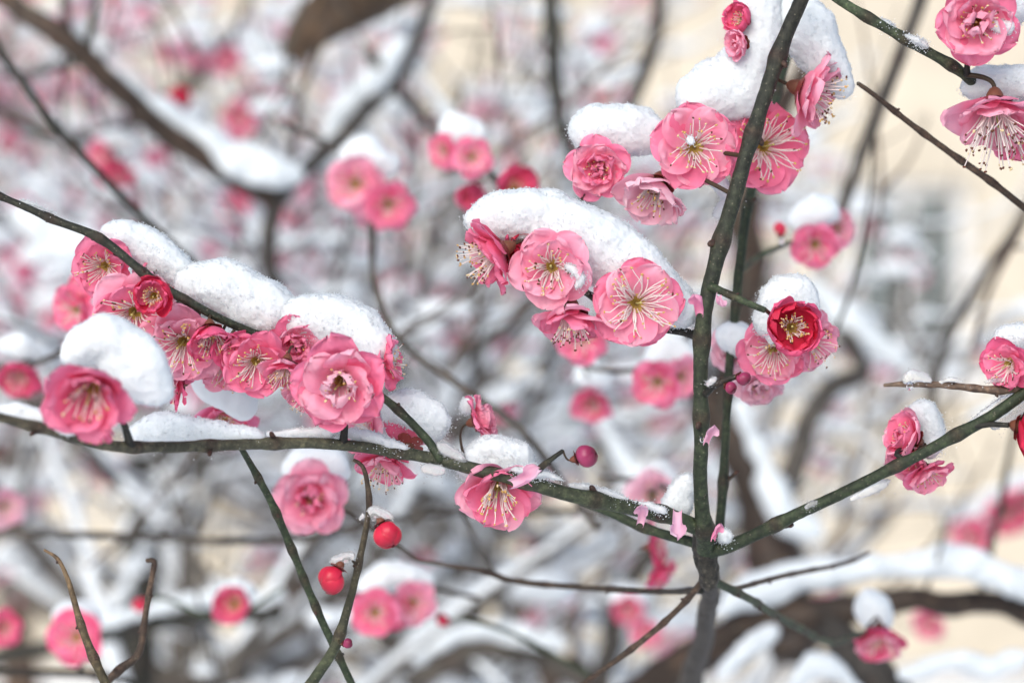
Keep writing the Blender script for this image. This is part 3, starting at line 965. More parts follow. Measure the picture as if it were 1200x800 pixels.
# the thick boughs one can tell apart
bw = Thing('plum_bough', P(320, 235, 1.35), 'dark forked bough slanting down from the top corner under a thick snow band', 'bough')
A = [(-60, -40, 1.3, 24), (0, -5, 1.3, 25), (90, 60, 1.3, 26), (150, 118, 1.32, 27), (230, 182, 1.35, 26), (320, 236, 1.38, 24)]
bough(bw, 'limb', A, BROWN * .7, 31)
bough(bw, 'side_branch', [(320, 236, 1.38, 24), (316, 300, 1.4, 20), (322, 340, 1.42, 18)], GREY * .7, 32)
A2 = [(320, 236, 1.38, 24), (370, 190, 1.42, 20), (430, 130, 1.45, 19), (480, 65, 1.5, 17), (515, -30, 1.55, 15)]
bough(bw, 'side_branch', A2, GREY * .8, 33)
bough(bw, 'side_branch', [(430, 60, 1.45, 14), (470, 110, 1.47, 13), (520, 165, 1.5, 12), (560, 215, 1.5, 10)], GREY * .8, 34)
bough(bw, 'twig', [(95, 62, 1.3, 12), (78, 30, 1.3, 9), (74, -20, 1.3, 7)], DARK, 35)
bough(bw, 'twig', [(100, 66, 1.3, 12), (108, 30, 1.3, 9), (114, -20, 1.3, 7)], DARK, 36)
bough(bw, 'twig', [(92, 72, 1.3, 10), (55, 84, 1.3, 8), (0, 88, 1.3, 6)], DARK, 37)
bough(bw, 'twig', [(340, 215, 1.38, 9), (348, 130, 1.36, 8), (380, 40, 1.34, 7), (392, -20, 1.34, 6)], BROWN, 38)
snow([(150, 96, 11), (185, 130, 14), (200, 138, 17), (232, 165, 17), (250, 174, 22), (272, 190, 18), (295, 194, 23), (325, 206, 18), (350, 208, 11)], 1.36, 'long smooth snow band lying on the dark forked bough', False)
snow([(95, 25, 7.8), (92, 45, 12.5), (120, 82, 10.9)], 1.31, 'snow wedged between two upright twigs of the dark bough', False)
snow([(470, 50, 12.5), (450, 78, 17.2), (420, 108, 17.2), (395, 135, 15.6), (385, 170, 10.9)], 1.46, 'snow heaped in the slanting fork below the brown stub', False)
snow([(490, 85, 9.4), (520, 125, 10.1), (545, 160, 9.4)], 1.5, 'thin snow strip on the short crossing branch behind', False)

tb = Thing('plum_bough', P(220, 305, 1.02), 'thin dark blurred stem slanting behind the arching spray', 'bough')
bough(tb, 'limb', [(-30, 0, 1.0, 8), (0, 60, 1.0, 9), (60, 142, 1.0, 10), (130, 218, 1.01, 9), (190, 275, 1.02, 9), (226, 308, 1.03, 8), (320, 420, 1.05, 7)], DARK * 1.3, 41, 0.004)
tb = Thing('plum_bough', P(650, 540, .95), 'thin grey shoot curving between the two main branches', 'bough')
bough(tb, 'limb', [(435, 262, .98, 7), (440, 330, .97, 7), (470, 400, .96, 8), (560, 465, .95, 9), (620, 515, .95, 9), (700, 620, .97, 8)], GREY * .9, 42, 0.004)

lb = Thing('plum_bough', P(1000, 720, 1.15), 'thick dark bough under a deep snow pillow at the bottom', 'bough')
A = [(720, 830, 1.2, 44), (790, 785, 1.18, 42), (870, 740, 1.16, 40), (930, 728, 1.15, 42), (985, 716, 1.15, 30), (1030, 712, 1.15, 34), (1075, 702, 1.15, 26), (1120, 708, 1.16, 30), (1165, 708, 1.17, 26), (1260, 735, 1.18, 34)]
bough(lb, 'limb', A, BROWN * .5, 51)
bough(lb, 'side_branch', [(960, 720, 1.15, 40), (1010, 770, 1.15, 46), (1060, 840, 1.15, 50)], GREY * .5, 52)
bough(lb, 'twig', [(1150, 690, 1.17, 9), (1170, 600, 1.18, 8), (1190, 500, 1.2, 7), (1215, 420, 1.2, 6)], DARK * 1.3, 53)
bough(lb, 'twig', [(1085, 690, 1.15, 5), (1100, 650, 1.14, 4), (1110, 610, 1.13, 4)], GREY, 54)
snow([(845, 716, 14), (890, 692, 20), (940, 672, 21.8), (1000, 668, 19.5), (1060, 662, 17.2), (1105, 655, 21.8), (1140, 660, 21.1), (1170, 676, 17.2), (1215, 692, 15.6)], 1.15, 'deep snow pillow along the thick dark bough at the bottom', False)
snow([(845, 790, 10.9), (870, 765, 14.0), (905, 740, 12.5)], 1.14, 'snow drift in the lower crook of the thick bough', False)
snow([(930, 800, 12.5), (955, 775, 15.6), (985, 785, 14.0), (1010, 815, 12.5)], 1.1, 'snow lump below the thick bough near the red bell blossom', False)
snow([(1060, 790, 14.0), (1110, 770, 15.6), (1160, 785, 15.6), (1200, 770, 14.0)], 1.12, 'rolling snow bank under the thick bough', False)

db = Thing('plum_bough', P(890, 560, 1.5), 'heavy dark blurred limb behind the branch fork', 'bough')
bough(db, 'limb', [(790, 400, 1.55, 44), (840, 470, 1.52, 50), (880, 560, 1.5, 56), (905, 640, 1.48, 60), (930, 760, 1.46, 64)], BROWN * .45, 61)
bough(db, 'side_branch', [(880, 300, 1.6, 38), (872, 225, 1.6, 44), (905, 150, 1.6, 30), (950, 60, 1.65, 20)], BROWN * .7, 62)
bough(db, 'side_branch', [(855, 480, 1.5, 34), (868, 390, 1.55, 36), (880, 300, 1.6, 38)], BROWN * .6, 63)
bough(db, 'side_branch', [(905, 620, 1.48, 30), (960, 470, 1.5, 26), (1010, 430, 1.52, 20), (960, 350, 1.6, 18)], GREY * .8, 64)
snow([(870, 480, 15.6), (900, 560, 18.7), (925, 610, 20.3), (960, 625, 15.6)], 1.44, 'slanting snow sheet on the heavy dark limb', False)
snow([(950, 330, 14.0), (985, 370, 18.7), (1020, 400, 18.7), (1060, 425, 14.0)], 1.56, 'white snow band crossing in front of the grey window', False)
snow([(690, 470, 12.5), (720, 520, 14.0), (745, 560, 14.0)], 1.5, 'pale snow patch behind the small pink tuft', False)

for k, (pts, lab) in enumerate([
    ([(640, -30, 1.5, 20), (648, 60, 1.5, 20), (655, 130, 1.52, 18), (690, 260, 1.55, 14)], 'dark upright blurred shoot behind the rosette blossom'),
    ([(1085, -20, 1.15, 16), (1045, 90, 1.15, 16), (995, 220, 1.17, 14), (970, 290, 1.2, 12)], 'grey blurred shoot slanting behind the bare brown twig'),
    ([(1215, 230, 1.3, 12), (1150, 330, 1.3, 13), (1110, 400, 1.3, 12), (1080, 520, 1.32, 10)], 'dark blurred shoot across the cream wall'),
    ([(1025, 150, 1.05, 4), (1018, 240, 1.05, 4), (1000, 330, 1.05, 5), (975, 400, 1.06, 5)], 'hair thin curved shoot before the grey window'),
    ([(770, -20, 1.4, 16), (765, 60, 1.4, 15), (700, 200, 1.42, 14)], 'leaning dark shoot between rosette and upright stem'),
    ([(-20, 625, 1.05, 8), (160, 628, 1.05, 9), (330, 633, 1.06, 9), (520, 600, 1.1, 9), (760, 600, 1.12, 9)], 'level blurred green shoot behind the bud twig'),
    ([(165, 540, 1.8, 40), (168, 620, 1.8, 42), (160, 720, 1.8, 46), (150, 840, 1.8, 48)], 'stout dark blurred stem rising low behind the broken shoots'),
    ([(250, 380, 1.7, 16), (215, 470, 1.72, 18), (180, 560, 1.75, 22)], 'dark blurred fork arm behind the hanging snow'),
    ([(40, 470, 1.7, 14), (100, 530, 1.72, 16), (160, 590, 1.76, 20)], 'short blurred arm under the speckled snow'),
    ([(330, 720, 1.4, 18), (220, 725, 1.4, 18), (120, 745, 1.42, 18), (-20, 775, 1.45, 18)], 'blurred level limb under the small red cup'),
    ([(700, 820, 1.6, 26), (730, 700, 1.6, 26), (770, 640, 1.6, 22)], 'blurred brown limb low behind the forked branch'),
    ([(540, 600, .92, 5), (560, 640, .92, 5), (580, 672, .92, 5)], 'short brown bent shoot over the level twig'),
    ([(-30, 110, 1.9, 14), (60, 160, 1.9, 16), (140, 150, 1.95, 14), (260, 60, 2.0, 10), (300, -30, 2.0, 9)], 'grey far shoot bending up behind the forked bough'),
    ([(540, 420, 1.6, 18), (620, 360, 1.6, 16), (690, 250, 1.65, 13)], 'grey limb passing behind the snow topped cluster'),
    ([(480, 800, 1.5, 26), (560, 760, 1.5, 28), (650, 775, 1.5, 26), (720, 830, 1.5, 24)], 'snowy blurred limb along the bottom edge'),
]):
    T = Thing('plum_bough', P(*pts[-1][:3]), lab, 'bough')
    bough(T, 'limb', pts, (GREY if k % 3 else DARK * 1.5) * 0.8, 70 + k)
snow([(330, 700, 9.4), (280, 698, 12.5), (220, 702, 13.3), (150, 720, 11.7), (90, 740, 10.9)], 1.39, 'blurred snow along the level limb by the small red cup', False)
snow([(490, 770, 12.5), (540, 740, 15.6), (600, 738, 15.6), (660, 755, 14.0)], 1.49, 'soft snow on the limb at the bottom edge', False)
snow([(20, 250, 15.6), (60, 275, 20.3), (110, 290, 20.3), (30, 300, 15.6)], 1.5, 'blurred snow mass behind the arching green shoot', False)
snow([(300, 30, 10.9), (310, 60, 14.0), (315, 90, 10.9)], 2.0, 'faint snow patch beside the brown stub', False)

st = Thing('plum_bough', P(390, 0, 1.55), 'thick brown sawn off limb at the top edge', 'bough')
bough(st, 'limb', [(340, 76, 1.55, 20), (352, 44, 1.55, 44), (390, 8, 1.55, 66), (440, -18, 1.57, 72), (520, -70, 1.6, 76)], np.array([.11, .07, .042]), 91)
bough(st, 'side_branch', [(372, 30, 1.55, 20), (383, -10, 1.52, 16), (392, -40, 1.5, 14)], np.array([.14, .09, .05]), 92)

# ------------------------------------------------------------------ smaller blurred sprays, each on its own shoot
FAR = lambda d: D0 + (d - D0) * 1.3
def spray(label, stems, flowers, seed, c=GREY):
    stems = [[(x, y, FAR(d), w) for x, y, d, w in s] for s in stems]
    flowers = [(f[0], f[1], FAR(f[2]), *f[3:]) for f in flowers]
    T = Thing('plum_twig', P(*stems[0][-1][:3]), label, 'twig')
    for k, s in enumerate(stems):
        wood(T, 'stem' if k == 0 else 'side_shoot', s, c, seed=seed + k, ns=8, step=0.004)
    for fl in flowers:
        blossom(T, *fl[:5], **{**dict(kind="open", pal="pink", sharp=False), **(fl[5] if len(fl) > 5 else {})})
    return T
h = lambda **k: k
spray('blurred grey twig with two pale pink snow capped blossoms', [[(330, 145, 1.0, 7), (385, 170, .98, 7), (412, 190, .96, 8), (440, 225, .95, 6)], [(440, 225, .95, 6), (437, 300, .96, 6), (440, 345, .97, 6)]],
      [(418, 215, .95, 68, (-.2, -.2, .95), h(pal='pink')), (455, 238, .94, 58, (.2, -.4, .85), h(pal='rose')), (440, 250, .96, 46, (.1, -.8, .5), h(pal='pale'))], 201)
spray('blurred twig with three crimson pink blossoms under one round snow cap', [[(510, 190, .94, 8), (560, 190, .93, 7), (600, 235, .92, 8), (640, 260, .92, 7)]],
      [(523, 176, .92, 42, (-.6, -.2, .7), h(pal='rose')), (553, 184, .91, 46, (.1, -.1, .98), h(pal=('rose', 'pink'))), (551, 222, .92, 36, (.0, -.6, .7), h(pal='deep', kind='cup')), (602, 222, .90, 46, (.2, .1, .9), h(pal='deep', kind='half'))], 204, DARK)
snow([(523, 155, 14), (540, 150, 20), (556, 158, 15)], FAR(.925), 'round snow cap on the blurred crimson blossom pair', False)
snow([(412, 188, 18), (432, 180, 18), (455, 195, 16)], FAR(.955), 'snow cap on the two blurred pale pink blossoms', False)
snow([(595, 210, 11), (612, 210, 10)], FAR(.905), 'small snow cap just behind the largest snow slab', False)

spray('blurred twig of pink blossoms hidden behind the upright stem', [[(650, 380, .92, 6), (690, 430, .92, 6), (780, 428, .9, 7), (800, 400, .9, 7), (830, 380, .88, 7)]],
      [(683, 395, .87, 58, (-.1, -.4, .9), h(pal='rose')), (772, 446, .88, 58, (-.3, -.4, .85), h(pal='rose')), (795, 440, .89, 50, (.4, -.3, .8), h(pal='pink')), (694, 465, .95, 46, (-.1, -.6, .7), h(pal='rose', kind='bell'))], 210)
snow([(785, 405, 22), (805, 420, 22), (765, 425, 14)], FAR(.90), 'snow patch tucked against the upright stem over blurred blossoms', False)
snow([(680, 440, 14), (694, 436, 17), (706, 444, 13)], FAR(.945), 'small snow cap over a lone blurred pink tuft', False)
spray('blurred hanging spray of pale and crimson blossoms beside the fork', [[(700, 560, .92, 6), (765, 565, .9, 7), (790, 580, .88, 7)], [(765, 565, .9, 6), (762, 620, .89, 5), (765, 650, .89, 4)]],
      [(765, 578, .9, 62, (-.1, -.3, .9), h(pal='pale')), (762, 640, .88, 52, (.9, .1, .3), h(pal='deep')), (772, 668, .88, 40, (.6, -.6, .4), h(pal='deep'))], 214)
snow([(760, 556, 13), (772, 553, 15), (784, 562, 11)], FAR(.905), 'round snow blob on the pale blurred blossom by the fork', False)
spray('blurred twig with twin pink blossoms under a slanted snow loaf', [[(400, 700, .93, 6), (450, 700, .92, 6), (500, 690, .92, 6), (560, 700, .93, 6)]],
      [(440, 716, .9, 56, (-.1, -.1, .95), h(pal='rose')), (484, 705, .91, 52, (.15, -.1, .95), h(pal='pink')), (465, 715, .91, 40, (0, -.4, .9), h(pal='deep'))], 218)
snow([(428, 690, 12), (445, 680, 17), (465, 672, 19), (488, 674, 15), (500, 684, 9)], FAR(.925), 'slanted snow loaf over the twin blurred pink blossoms', False)
spray('thin blurred shoot ending in one tiny red bud', [[(690, 790, .97, 7), (600, 742, .96, 6), (545, 725, .95, 5), (528, 727, .95, 4)]], [(526, 727, .945, 15, (-.95, .1, .2), h(kind='bud', pal='crimson'))], 221, GREEN * 1.3)
spray('low blurred shoot bearing one round crimson pink blossom', [[(-20, 786, .95, 8), (60, 788, .95, 9), (130, 792, .95, 8), (180, 810, .95, 8)], [(94, 790, .95, 7), (95, 770, .95, 6)]],
      [(91, 746, .94, 62, (-.1, .05, .98), h(pal=('deep', 'rose'))), (4, 735, 1.0, 40, (.3, 0, .9), h(pal='deep'))], 222, DARK)
snow([(74, 726, 15), (92, 719, 19), (110, 727, 14)], FAR(.948), 'snow cap behind the round crimson pink blossom', False)
spray('faint shoot with a red cup and a red bud by the dark stem', [[(170, 700, 1.0, 5), (195, 702, .99, 5), (240, 720, .98, 5), (275, 722, .97, 5), (330, 690, .97, 5)]],
      [(275, 707, .955, 42, (-.1, .1, .98), h(pal=('deep', 'rose'), kind='half')), (168, 706, 1.0, 18, (-.3, -.2, .9), h(kind='bud', pal='crimson'))], 225, GREEN * 1.6)
snow([(262, 692, 14), (278, 688, 15), (292, 697, 12)], FAR(.975), 'dim snow cap behind the small red cup', False)
spray('blurred twig with a flattened crimson blossom near the frame edge', [[(-20, 425, .92, 6), (30, 428, .91, 6), (95, 402, .9, 7), (160, 360, .88, 6)]],
      [(24, 432, .9, 52, (.0, -.6, .7), h(pal='deep', kind='bell')), (92, 362, .84, 58, (-.5, -.1, .8), h(pal='rose')), (100, 340, .84, 44, (-.3, .3, .8), h(pal='deep'))], 229)
snow([(5, 406, 14), (22, 402, 15), (34, 412, 11)], FAR(.91), 'snow cap over the flattened crimson blossom at the edge', False)
spray('blurred twig end with one very pale drooping blossom', [[(-30, 560, 1.0, 5), (0, 570, 1.0, 5), (10, 590, 1.0, 4)]], [(3, 592, 1.0, 50, (.4, -.3, .8), h(pal='pale'))], 232)
spray('far blurred shoot with one deep pink tulip shaped blossom', [[(110, 120, 1.25, 6), (128, 160, 1.22, 6), (136, 185, 1.2, 5)]], [(135, 192, 1.2, 46, (.2, -.8, .4), h(pal='deep', kind='bell')), (122, 180, 1.2, 36, (-.5, -.4, .7), h(pal='rose'))], 234)
snow([(115, 170, 10), (140, 162, 14), (155, 175, 10)], FAR(1.21), 'faint snow on the deep pink tulip shaped blossom', False)
spray('far blurred shoot with one small red bud', [[(180, 20, 1.35, 6), (200, 70, 1.33, 5), (207, 98, 1.3, 4)]], [(208, 105, 1.3, 30, (.2, -.9, .3), h(pal='crimson', kind='half'))], 236)
spray('far blurred shoot of soft pink blossoms near the forked bough', [[(250, 40, 1.5, 6), (280, 110, 1.5, 5), (288, 160, 1.5, 4)]], [(283, 136, 1.5, 44, (0, -.4, .9), h(pal='rose')), (275, 240, 1.5, 34, (0, -.2, .9), h(pal='deep')), (265, 70, 1.5, 34, (.2, -.4, .9), h(pal='rose'))], 238)
spray('blurred red and pink blossoms under a snow streak by the thin shoot', [[(1230, 560, 1.4, 7), (1180, 600, 1.4, 6), (1130, 640, 1.4, 5)]],
      [(1140, 628, 1.4, 50, (-.4, -.3, .8), h(pal='rose')), (1180, 600, 1.42, 52, (.2, -.2, .9), h(pal='deep')), (1205, 590, 1.42, 44, (.2, -.2, .9), h(pal='deep'))], 241)
snow([(1135, 608, 14), (1165, 585, 18), (1200, 565, 18)], FAR(1.43), 'snow streak over the blurred red and pink blossoms', False)
spray('dim pink blossom hanging beneath the thick dark bough', [[(1105, 700, 1.25, 5), (1092, 715, 1.25, 4)]], [(1090, 728, 1.25, 40, (-.5, -.4, .7), h(pal='rose'))], 244)
spray('blurred pink tufts low beside the bent trunk', [[(700, 700, 1.2, 6), (735, 720, 1.2, 5), (760, 760, 1.2, 4)]], [(735, 712, 1.2, 36, (0, -.3, .9), h(pal='deep')), (755, 740, 1.2, 34, (0, -.3, .9), h(pal='rose'))], 246)
spray('blurred stalk with a pink snow capped blossom against the cream wall', [[(868, 318, .83, 7), (890, 300, .85, 7), (925, 285, .86, 6)]],
      [(955, 285, .86, 54, (-.1, -.35, .9), h(pal='rose')), (978, 268, .87, 48, (.6, .1, .7), h(pal='pink')), (915, 275, .85, 15, (-.1, .9, .3), h(kind='bud', pal='crimson'))], 248, GREEN * 1.4)
snow([(932, 262, 14), (950, 250, 20), (970, 250, 16)], FAR(.865), 'snow cap on the blurred blossom by the tiny red bud', False)

# the web of thin twigs between the blossoms and the trees, softly out of focus, with broken lines of snow
R_ = np.random.default_rng(77)
web = MB()
for k in range(34):
    x0, y0, d = R_.uniform(-60, 820) if k % 4 else R_.uniform(800, 1200), R_.uniform(60, 860), R_.uniform(1.15, 1.7)
    a = math.radians(R_.choice([R_.uniform(25, 75), R_.uniform(100, 150), R_.uniform(60, 110)]))
    w0 = R_.uniform(3.5, 7.5)
    rows, x, y, dd = [], x0, y0, d
    for j in range(6):
        rows.append((x, y, dd, w0 * (1 - 0.13 * j)))
        a += R_.normal(0, 0.16)
        x += 62 * math.cos(a); y -= 62 * math.sin(a); dd += R_.normal(0, 0.015)
    T = Thing('plum_twig', P(*rows[0][:3]), 'thin blurred bare twig in the tangle behind the blossoms', 'twig', 'thin blurred twigs in the tangle')
    tone_ = (GREY * 1.2, BROWN * 1.3, DARK * 3)[k % 3]
    wood(T, 'stem', rows, tone_, seed=300 + k, nodes=0.05, ns=7, step=.006)
    j = int(R_.integers(1, 4)); b = rows[j]; sgn = R_.choice([-1, 1]); a2 = a + sgn * R_.uniform(.5, 1.0)
    wood(T, 'side_shoot', [b, (b[0] + 50 * math.cos(a2), b[1] - 50 * math.sin(a2), b[2] + .01, b[3] * .7), (b[0] + 105 * math.cos(a2 + .15), b[1] - 105 * math.sin(a2 + .15), b[2] + .02, b[3] * .45)], tone_, seed=400 + k, nodes=0.05, ns=6, step=.006)
    for q in T.path:
        ridge(web, q, R_, 0.75, 0.0022, 0.45)
solo('snow', web, M['farsnow'], 'broken snow lines lying on the thin blurred twigs', None, kind='stuff', origin=P(400, 800, 1.3))

# ================================================================== the branches in focus
main = Thing('plum_branch', P(826, 640, .75), 'forked grey green plum branch, its upright stem, long side branches and many snowy blossoms', 'branch')
wood(main, 'stem', [(952, -30, .73, 16.0), (938, 2, .73, 16.8), (914, 60, .73, 17.6), (880, 160, .728, 17.6), (852, 255, .725, 18.5), (829, 340, .722, 18.5), (821, 400, .722, 17.6), (820, 500, .725, 16.8), (822, 600, .735, 17.6), (826, 645, .745, 21.8)],
     DARK * 1.05, GREEN * 1.05, 1, 0.028, step=0.0012, ns=20)
wood(main, 'trunk', [(825, 606, .739, 13), (826, 640, .746, 20), (832, 690, .80, 20), (824, 745, .90, 22), (808, 800, 1.0, 25), (790, 860, 1.06, 30)], GREY * .55, GREY * .8, 2, 0, step=0.0016, ns=22, rough=.22)
wood(main, 'side_branch', [(826, 622, .74, 19), (785, 605, .735, 18), (750, 597, .732, 18), (650, 574, .722, 17), (580, 555, .72, 16), (500, 536, .718, 14), (400, 521, .712, 13), (300, 520, .70, 13), (200, 525, .685, 13), (120, 520, .668, 13), (60, 506, .655, 12), (0, 490, .645, 11), (-60, 474, .635, 10)],
     GREEN * 1.15, np.array([.10, .09, .062]), 3, 0.03, step=0.0014, ns=16)
wood(main, 'side_branch', [(828, 640, .75, 14), (800, 632, .755, 12), (755, 618, .76, 11), (700, 594, .765, 10), (640, 572, .77, 9), (600, 560, .77, 7)], GREEN * 1.2, GREEN * 1.2, 4, 0.025)
wood(main, 'side_branch', [(832, 646, .745, 17), (870, 634, .742, 15), (950, 595, .735, 14), (1060, 540, .725, 13), (1150, 494, .72, 14), (1215, 452, .715, 14)], GREEN * .9, GREEN * 1.1, 5, 0.03, step=0.0014, ns=16)
wood(main, 'side_branch', [(516, 540, .718, 11), (500, 515, .717, 10), (450, 466, .716, 9), (385, 425, .722, 9), (310, 395, .722, 9), (240, 365, .716, 10), (175, 325, .715, 10), (115, 279, .714, 10), (60, 256, .712, 9), (0, 230, .71, 8), (-50, 210, .708, 8)], GREEN * 1.1, DARK * 1.2, 6, 0.02, step=0.0012, ns=14)
wood(main, 'side_stem', [(842, 640, .76, 11), (846, 580, .77, 11), (852, 480, .78, 10), (858, 390, .785, 11), (868, 300, .79, 12), (880, 225, .80, 12), (905, 130, .82, 11), (930, 40, .84, 10)], GREEN * 1.0, GREEN * .9, 7, 0.03, ns=12)
wood(main, 'side_shoot', [(820, 395, .724, 12), (800, 388, .728, 10), (750, 378, .735, 9), (690, 345, .738, 8), (640, 310, .738, 7), (600, 290, .737, 6)], DARK, DARK, 8, 0.018)
wood(main, 'side_shoot', [(832, 336, .72, 11), (855, 345, .716, 8), (880, 356, .713, 8), (897, 363, .712, 7)], GREEN * 1.3, GREEN * 1.3, 9, 0.012)
wood(main, 'side_shoot', [(826, 462, .722, 9), (838, 452, .718, 7), (850, 446, .716, 7), (866, 441, .715, 6)], DARK, DARK, 10, 0.008)
wood(main, 'side_shoot', [(402, 520, .712, 11), (404, 500, .71, 8), (405, 486, .708, 7)], DARK, DARK, 11, 0)
wood(main, 'side_shoot', [(153, 522, .674, 11), (146, 500, .668, 8), (136, 480, .662, 7)], DARK, DARK, 12, 0)
wood(main, 'side_shoot', [(626, 558, .72, 9), (634, 548, .716, 7), (646, 538, .714, 6), (660, 528, .712, 5)], GREEN * 1.2, DARK, 13, 0.006)
wood(main, 'side_shoot', [(830, 672, .757, 8), (800, 708, .765, 7), (745, 757, .775, 7), (690, 796, .785, 6), (640, 830, .79, 6)], BROWN * .8, BROWN, 14, 0.016)
wood(main, 'side_shoot', [(838, 682, .765, 10), (880, 702, .79, 9), (930, 732, .84, 9), (975, 752, .88, 8), (1012, 742, .92, 7)], GREEN * 1.2, GREEN * 1.4, 15, 0.02, step=.003)
wood(main, 'side_shoot', [(822, 692, .78, 8), (760, 692, .82, 7), (690, 688, .84, 7), (610, 682, .85, 7), (560, 668, .85, 6), (490, 656, .85, 4)], DARK * 1.3, BROWN, 16, 0.02, step=.003)
wood(main, 'side_shoot', [(860, 690, .79, 6), (930, 672, .84, 6), (990, 660, .88, 5), (1018, 648, .9, 4)], BROWN, BROWN, 17, 0.02, step=.003)
wood(main, 'side_shoot', [(1062, 540, .725, 6), (1050, 532, .727, 6), (1054, 527, .73, 6)], DARK, DARK, 18, 0)
wood(main, 'side_shoot', [(1140, 500, .72, 9), (1160, 497, .718, 7), (1182, 498, .716, 6)], DARK, DARK, 19, 0)
wood(main, 'side_shoot', [(868, 405, .785, 6), (900, 395, .77, 7), (925, 392, .745, 7)], GREEN, GREEN, 20, 0)

BL = lambda *a, **k: blossom(main, *a, **k)
mb = MB()
snow_body(mb, [(824, 612, 8), (826, 630, 13), (827, 648, 14), (829, 664, 12), (831, 684, 11)], .75, 1.4, 400, 1.1, 1.0, 0, k=5, clumps=0.5)
V_ = np.vstack(mb.v)
mb.c = [np.clip((DARK * 1.2 + (GREY * .8 - DARK) * (0.5 + 0.5 * vnoise(V_, 260, 3)[:, None])) * (0.8 + 0.5 * vnoise(V_, 800, 8)[:, None]), 0.008, 1)]
main.part('knot', mb, M['bark'], 'gnarled brown knot where the branches fork')
# --- the cluster under the biggest snow slab
BL(745, 355, .715, 97, (.06, -.08, 1), 'flat', ('rose', 'pink'), spin=.3, label='flat wide open pink blossom with a star of white stamens round an ochre heart', dark=.04, seed=3, stal=(58, 84, 10.4))
BL(647, 313, .712, 88, (-.12, -.10, 1), 'open', ('pink', 'pink'), spin=.9, label='pink blossom holding snow crumbs, its curled petals round a dark ochre heart', dark=.3, seed=5, stal=(44, 66, 8.4))
BL(590, 292, .715, 84, (-.86, -.42, .22), 'hang', ('rose', 'rose'), label='blossom in profile with a long white brush of stamens pointing down', dark=.4, seed=8, stal=(60, 40, 12.5))
BL(610, 298, .724, 54, (.15, .1, .95), 'cup', ('deep', 'crimson'), label='half hidden crimson blossom between two pink ones', seed=9)
BL(670, 362, .716, 80, (-.02, -.93, .30), 'hang', ('pink', 'rose'), label='pink blossom facing down with dark tipped stamens under the snow slab', dark=.6, seed=10, stal=(40, 34, 11.0))
# --- above, round the upright stem
BL(701, 196, .742, 72, (-.10, -.15, .97), 'double', ('rose', 'pink', 'rose'), label='round double rosette at the end of the cluster', seed=12)
BL(813, 172, .736, 96, (.08, -.06, 1), 'flat', ('rose', 'pink'), label='broad pink blossom with a pale drop beside its olive heart', seed=13, stal=(40, 64, 8.8), spin=.2)
BL(771, 214, .738, 78, (-.30, -.72, .5), 'bell', ('pale', 'pale'), label='very pale pink blossom nodding below the broad one', seed=14, stal=(30, 26, 8.5))
BL(893, 172, .752, 98, (.30, -.08, .95), 'flat', ('rose', 'rose'), label='rose blossom behind the upright stem with white streaming stamens', seed=15, stal=(46, 80, 10.2), spin=.5)
BL(938, 104, .742, 92, (.86, -.36, .24), 'hang', ('pink', 'pink'), label='pink blossom in profile, its stamens hanging away from the stem', seed=16, stal=(46, 40, 11), dark=.3)
BL(873, 24, .742, 34, (-.75, .1, .6), 'half', 'deep', label='small half open red blossom high on the stem', seed=17, tie=False)
BL(872, 50, .738, 36, (-.8, -.2, .5), 'cup', 'pink', seed=18, stamens=False, tie=False)
# --- to the side of the stem
BL(908, 406, .742, 78, (-.25, -.45, .85), 'open', ('rose', 'pink'), seed=20, stal=(30, 50, 9))
BL(946, 398, .744, 70, (.55, -.35, .7), 'open', ('pink', 'pink'), seed=21, stal=(34, 50, 10.5), dark=.3)
BL(927, 384, .722, 60, (.06, .0, 1), 'half', ('deep', 'crimson'), label='cup shaped crimson blossom with golden anthers, half open', seed=22, stal=(40, 34, 6.4))
BL(862, 408, .79, 58, (-.3, -.25, .9), 'double', 'pale', False, label='soft pale pink blossom partly behind the upright stem', seed=23)
BL(888, 446, .775, 58, (.1, -.6, .75), 'double', 'pale', False, seed=24)
BL(1072, 515, .735, 56, (-.78, .30, .35), 'cup', ('pink', 'rose'), label='side view blossom packed with snow on the slanting branch', seed=25)
BL(1066, 530, .74, 46, (-.3, -.5, .7), 'cup', ('pink', 'rose'), seed=76)
BL(1083, 548, .738, 56, (.25, -.75, .5), 'hang', ('rose', 'pink'), seed=26, stal=(24, 40, 8))
BL(1196, 500, .715, 66, (.7, -.2, .55), 'cup', ('crimson', 'deep'), label='crimson petals cut by the frame edge', seed=27)
BL(1030, 738, .93, 58, (-.10, -.72, .6), 'bell', ('deep', 'pink'), False, label='blurred red bell blossom wearing a tall snow cone', seed=28)
# --- the long arching spray
BL(124, 311, .728, 72, (-.22, -.22, .94), 'open', ('rose', 'rose'), label='streaked rose blossom tucked behind the top of the arching twig', seed=30, stal=(44, 62, 9.6))
BL(181, 346, .706, 43, (-.08, -.10, .98), 'half', ('crimson', 'deep'), label='round crimson half open blossom in front of the arching twig', seed=31, stal=(40, 30, 6.4), dark=0)
BL(158, 364, .722, 94, (.0, -.30, .94), 'open', ('pink', 'rose'), seed=32, stal=(46, 66, 10.2))
BL(216, 398, .720, 92, (-.05, -.36, .92), 'open', ('pink', 'pink'), seed=33, stal=(46, 62, 10.2))
BL(246, 384, .712, 58, (.12, -.80, .5), 'bell', ('deep', 'rose'), label='deep rose blossom curling over pale stamens', seed=34, stal=(34, 40, 10))
BL(213, 448, .735, 58, (-.85, -.2, .4), 'open', ('deep', 'deep'), False, seed=35)
BL(300, 422, .714, 76, (.10, -.32, .92), 'open', ('rose', 'rose'), label='rose blossom beneath the middle snow mound, stamens combed downward', seed=36, stal=(44, 56, 10))
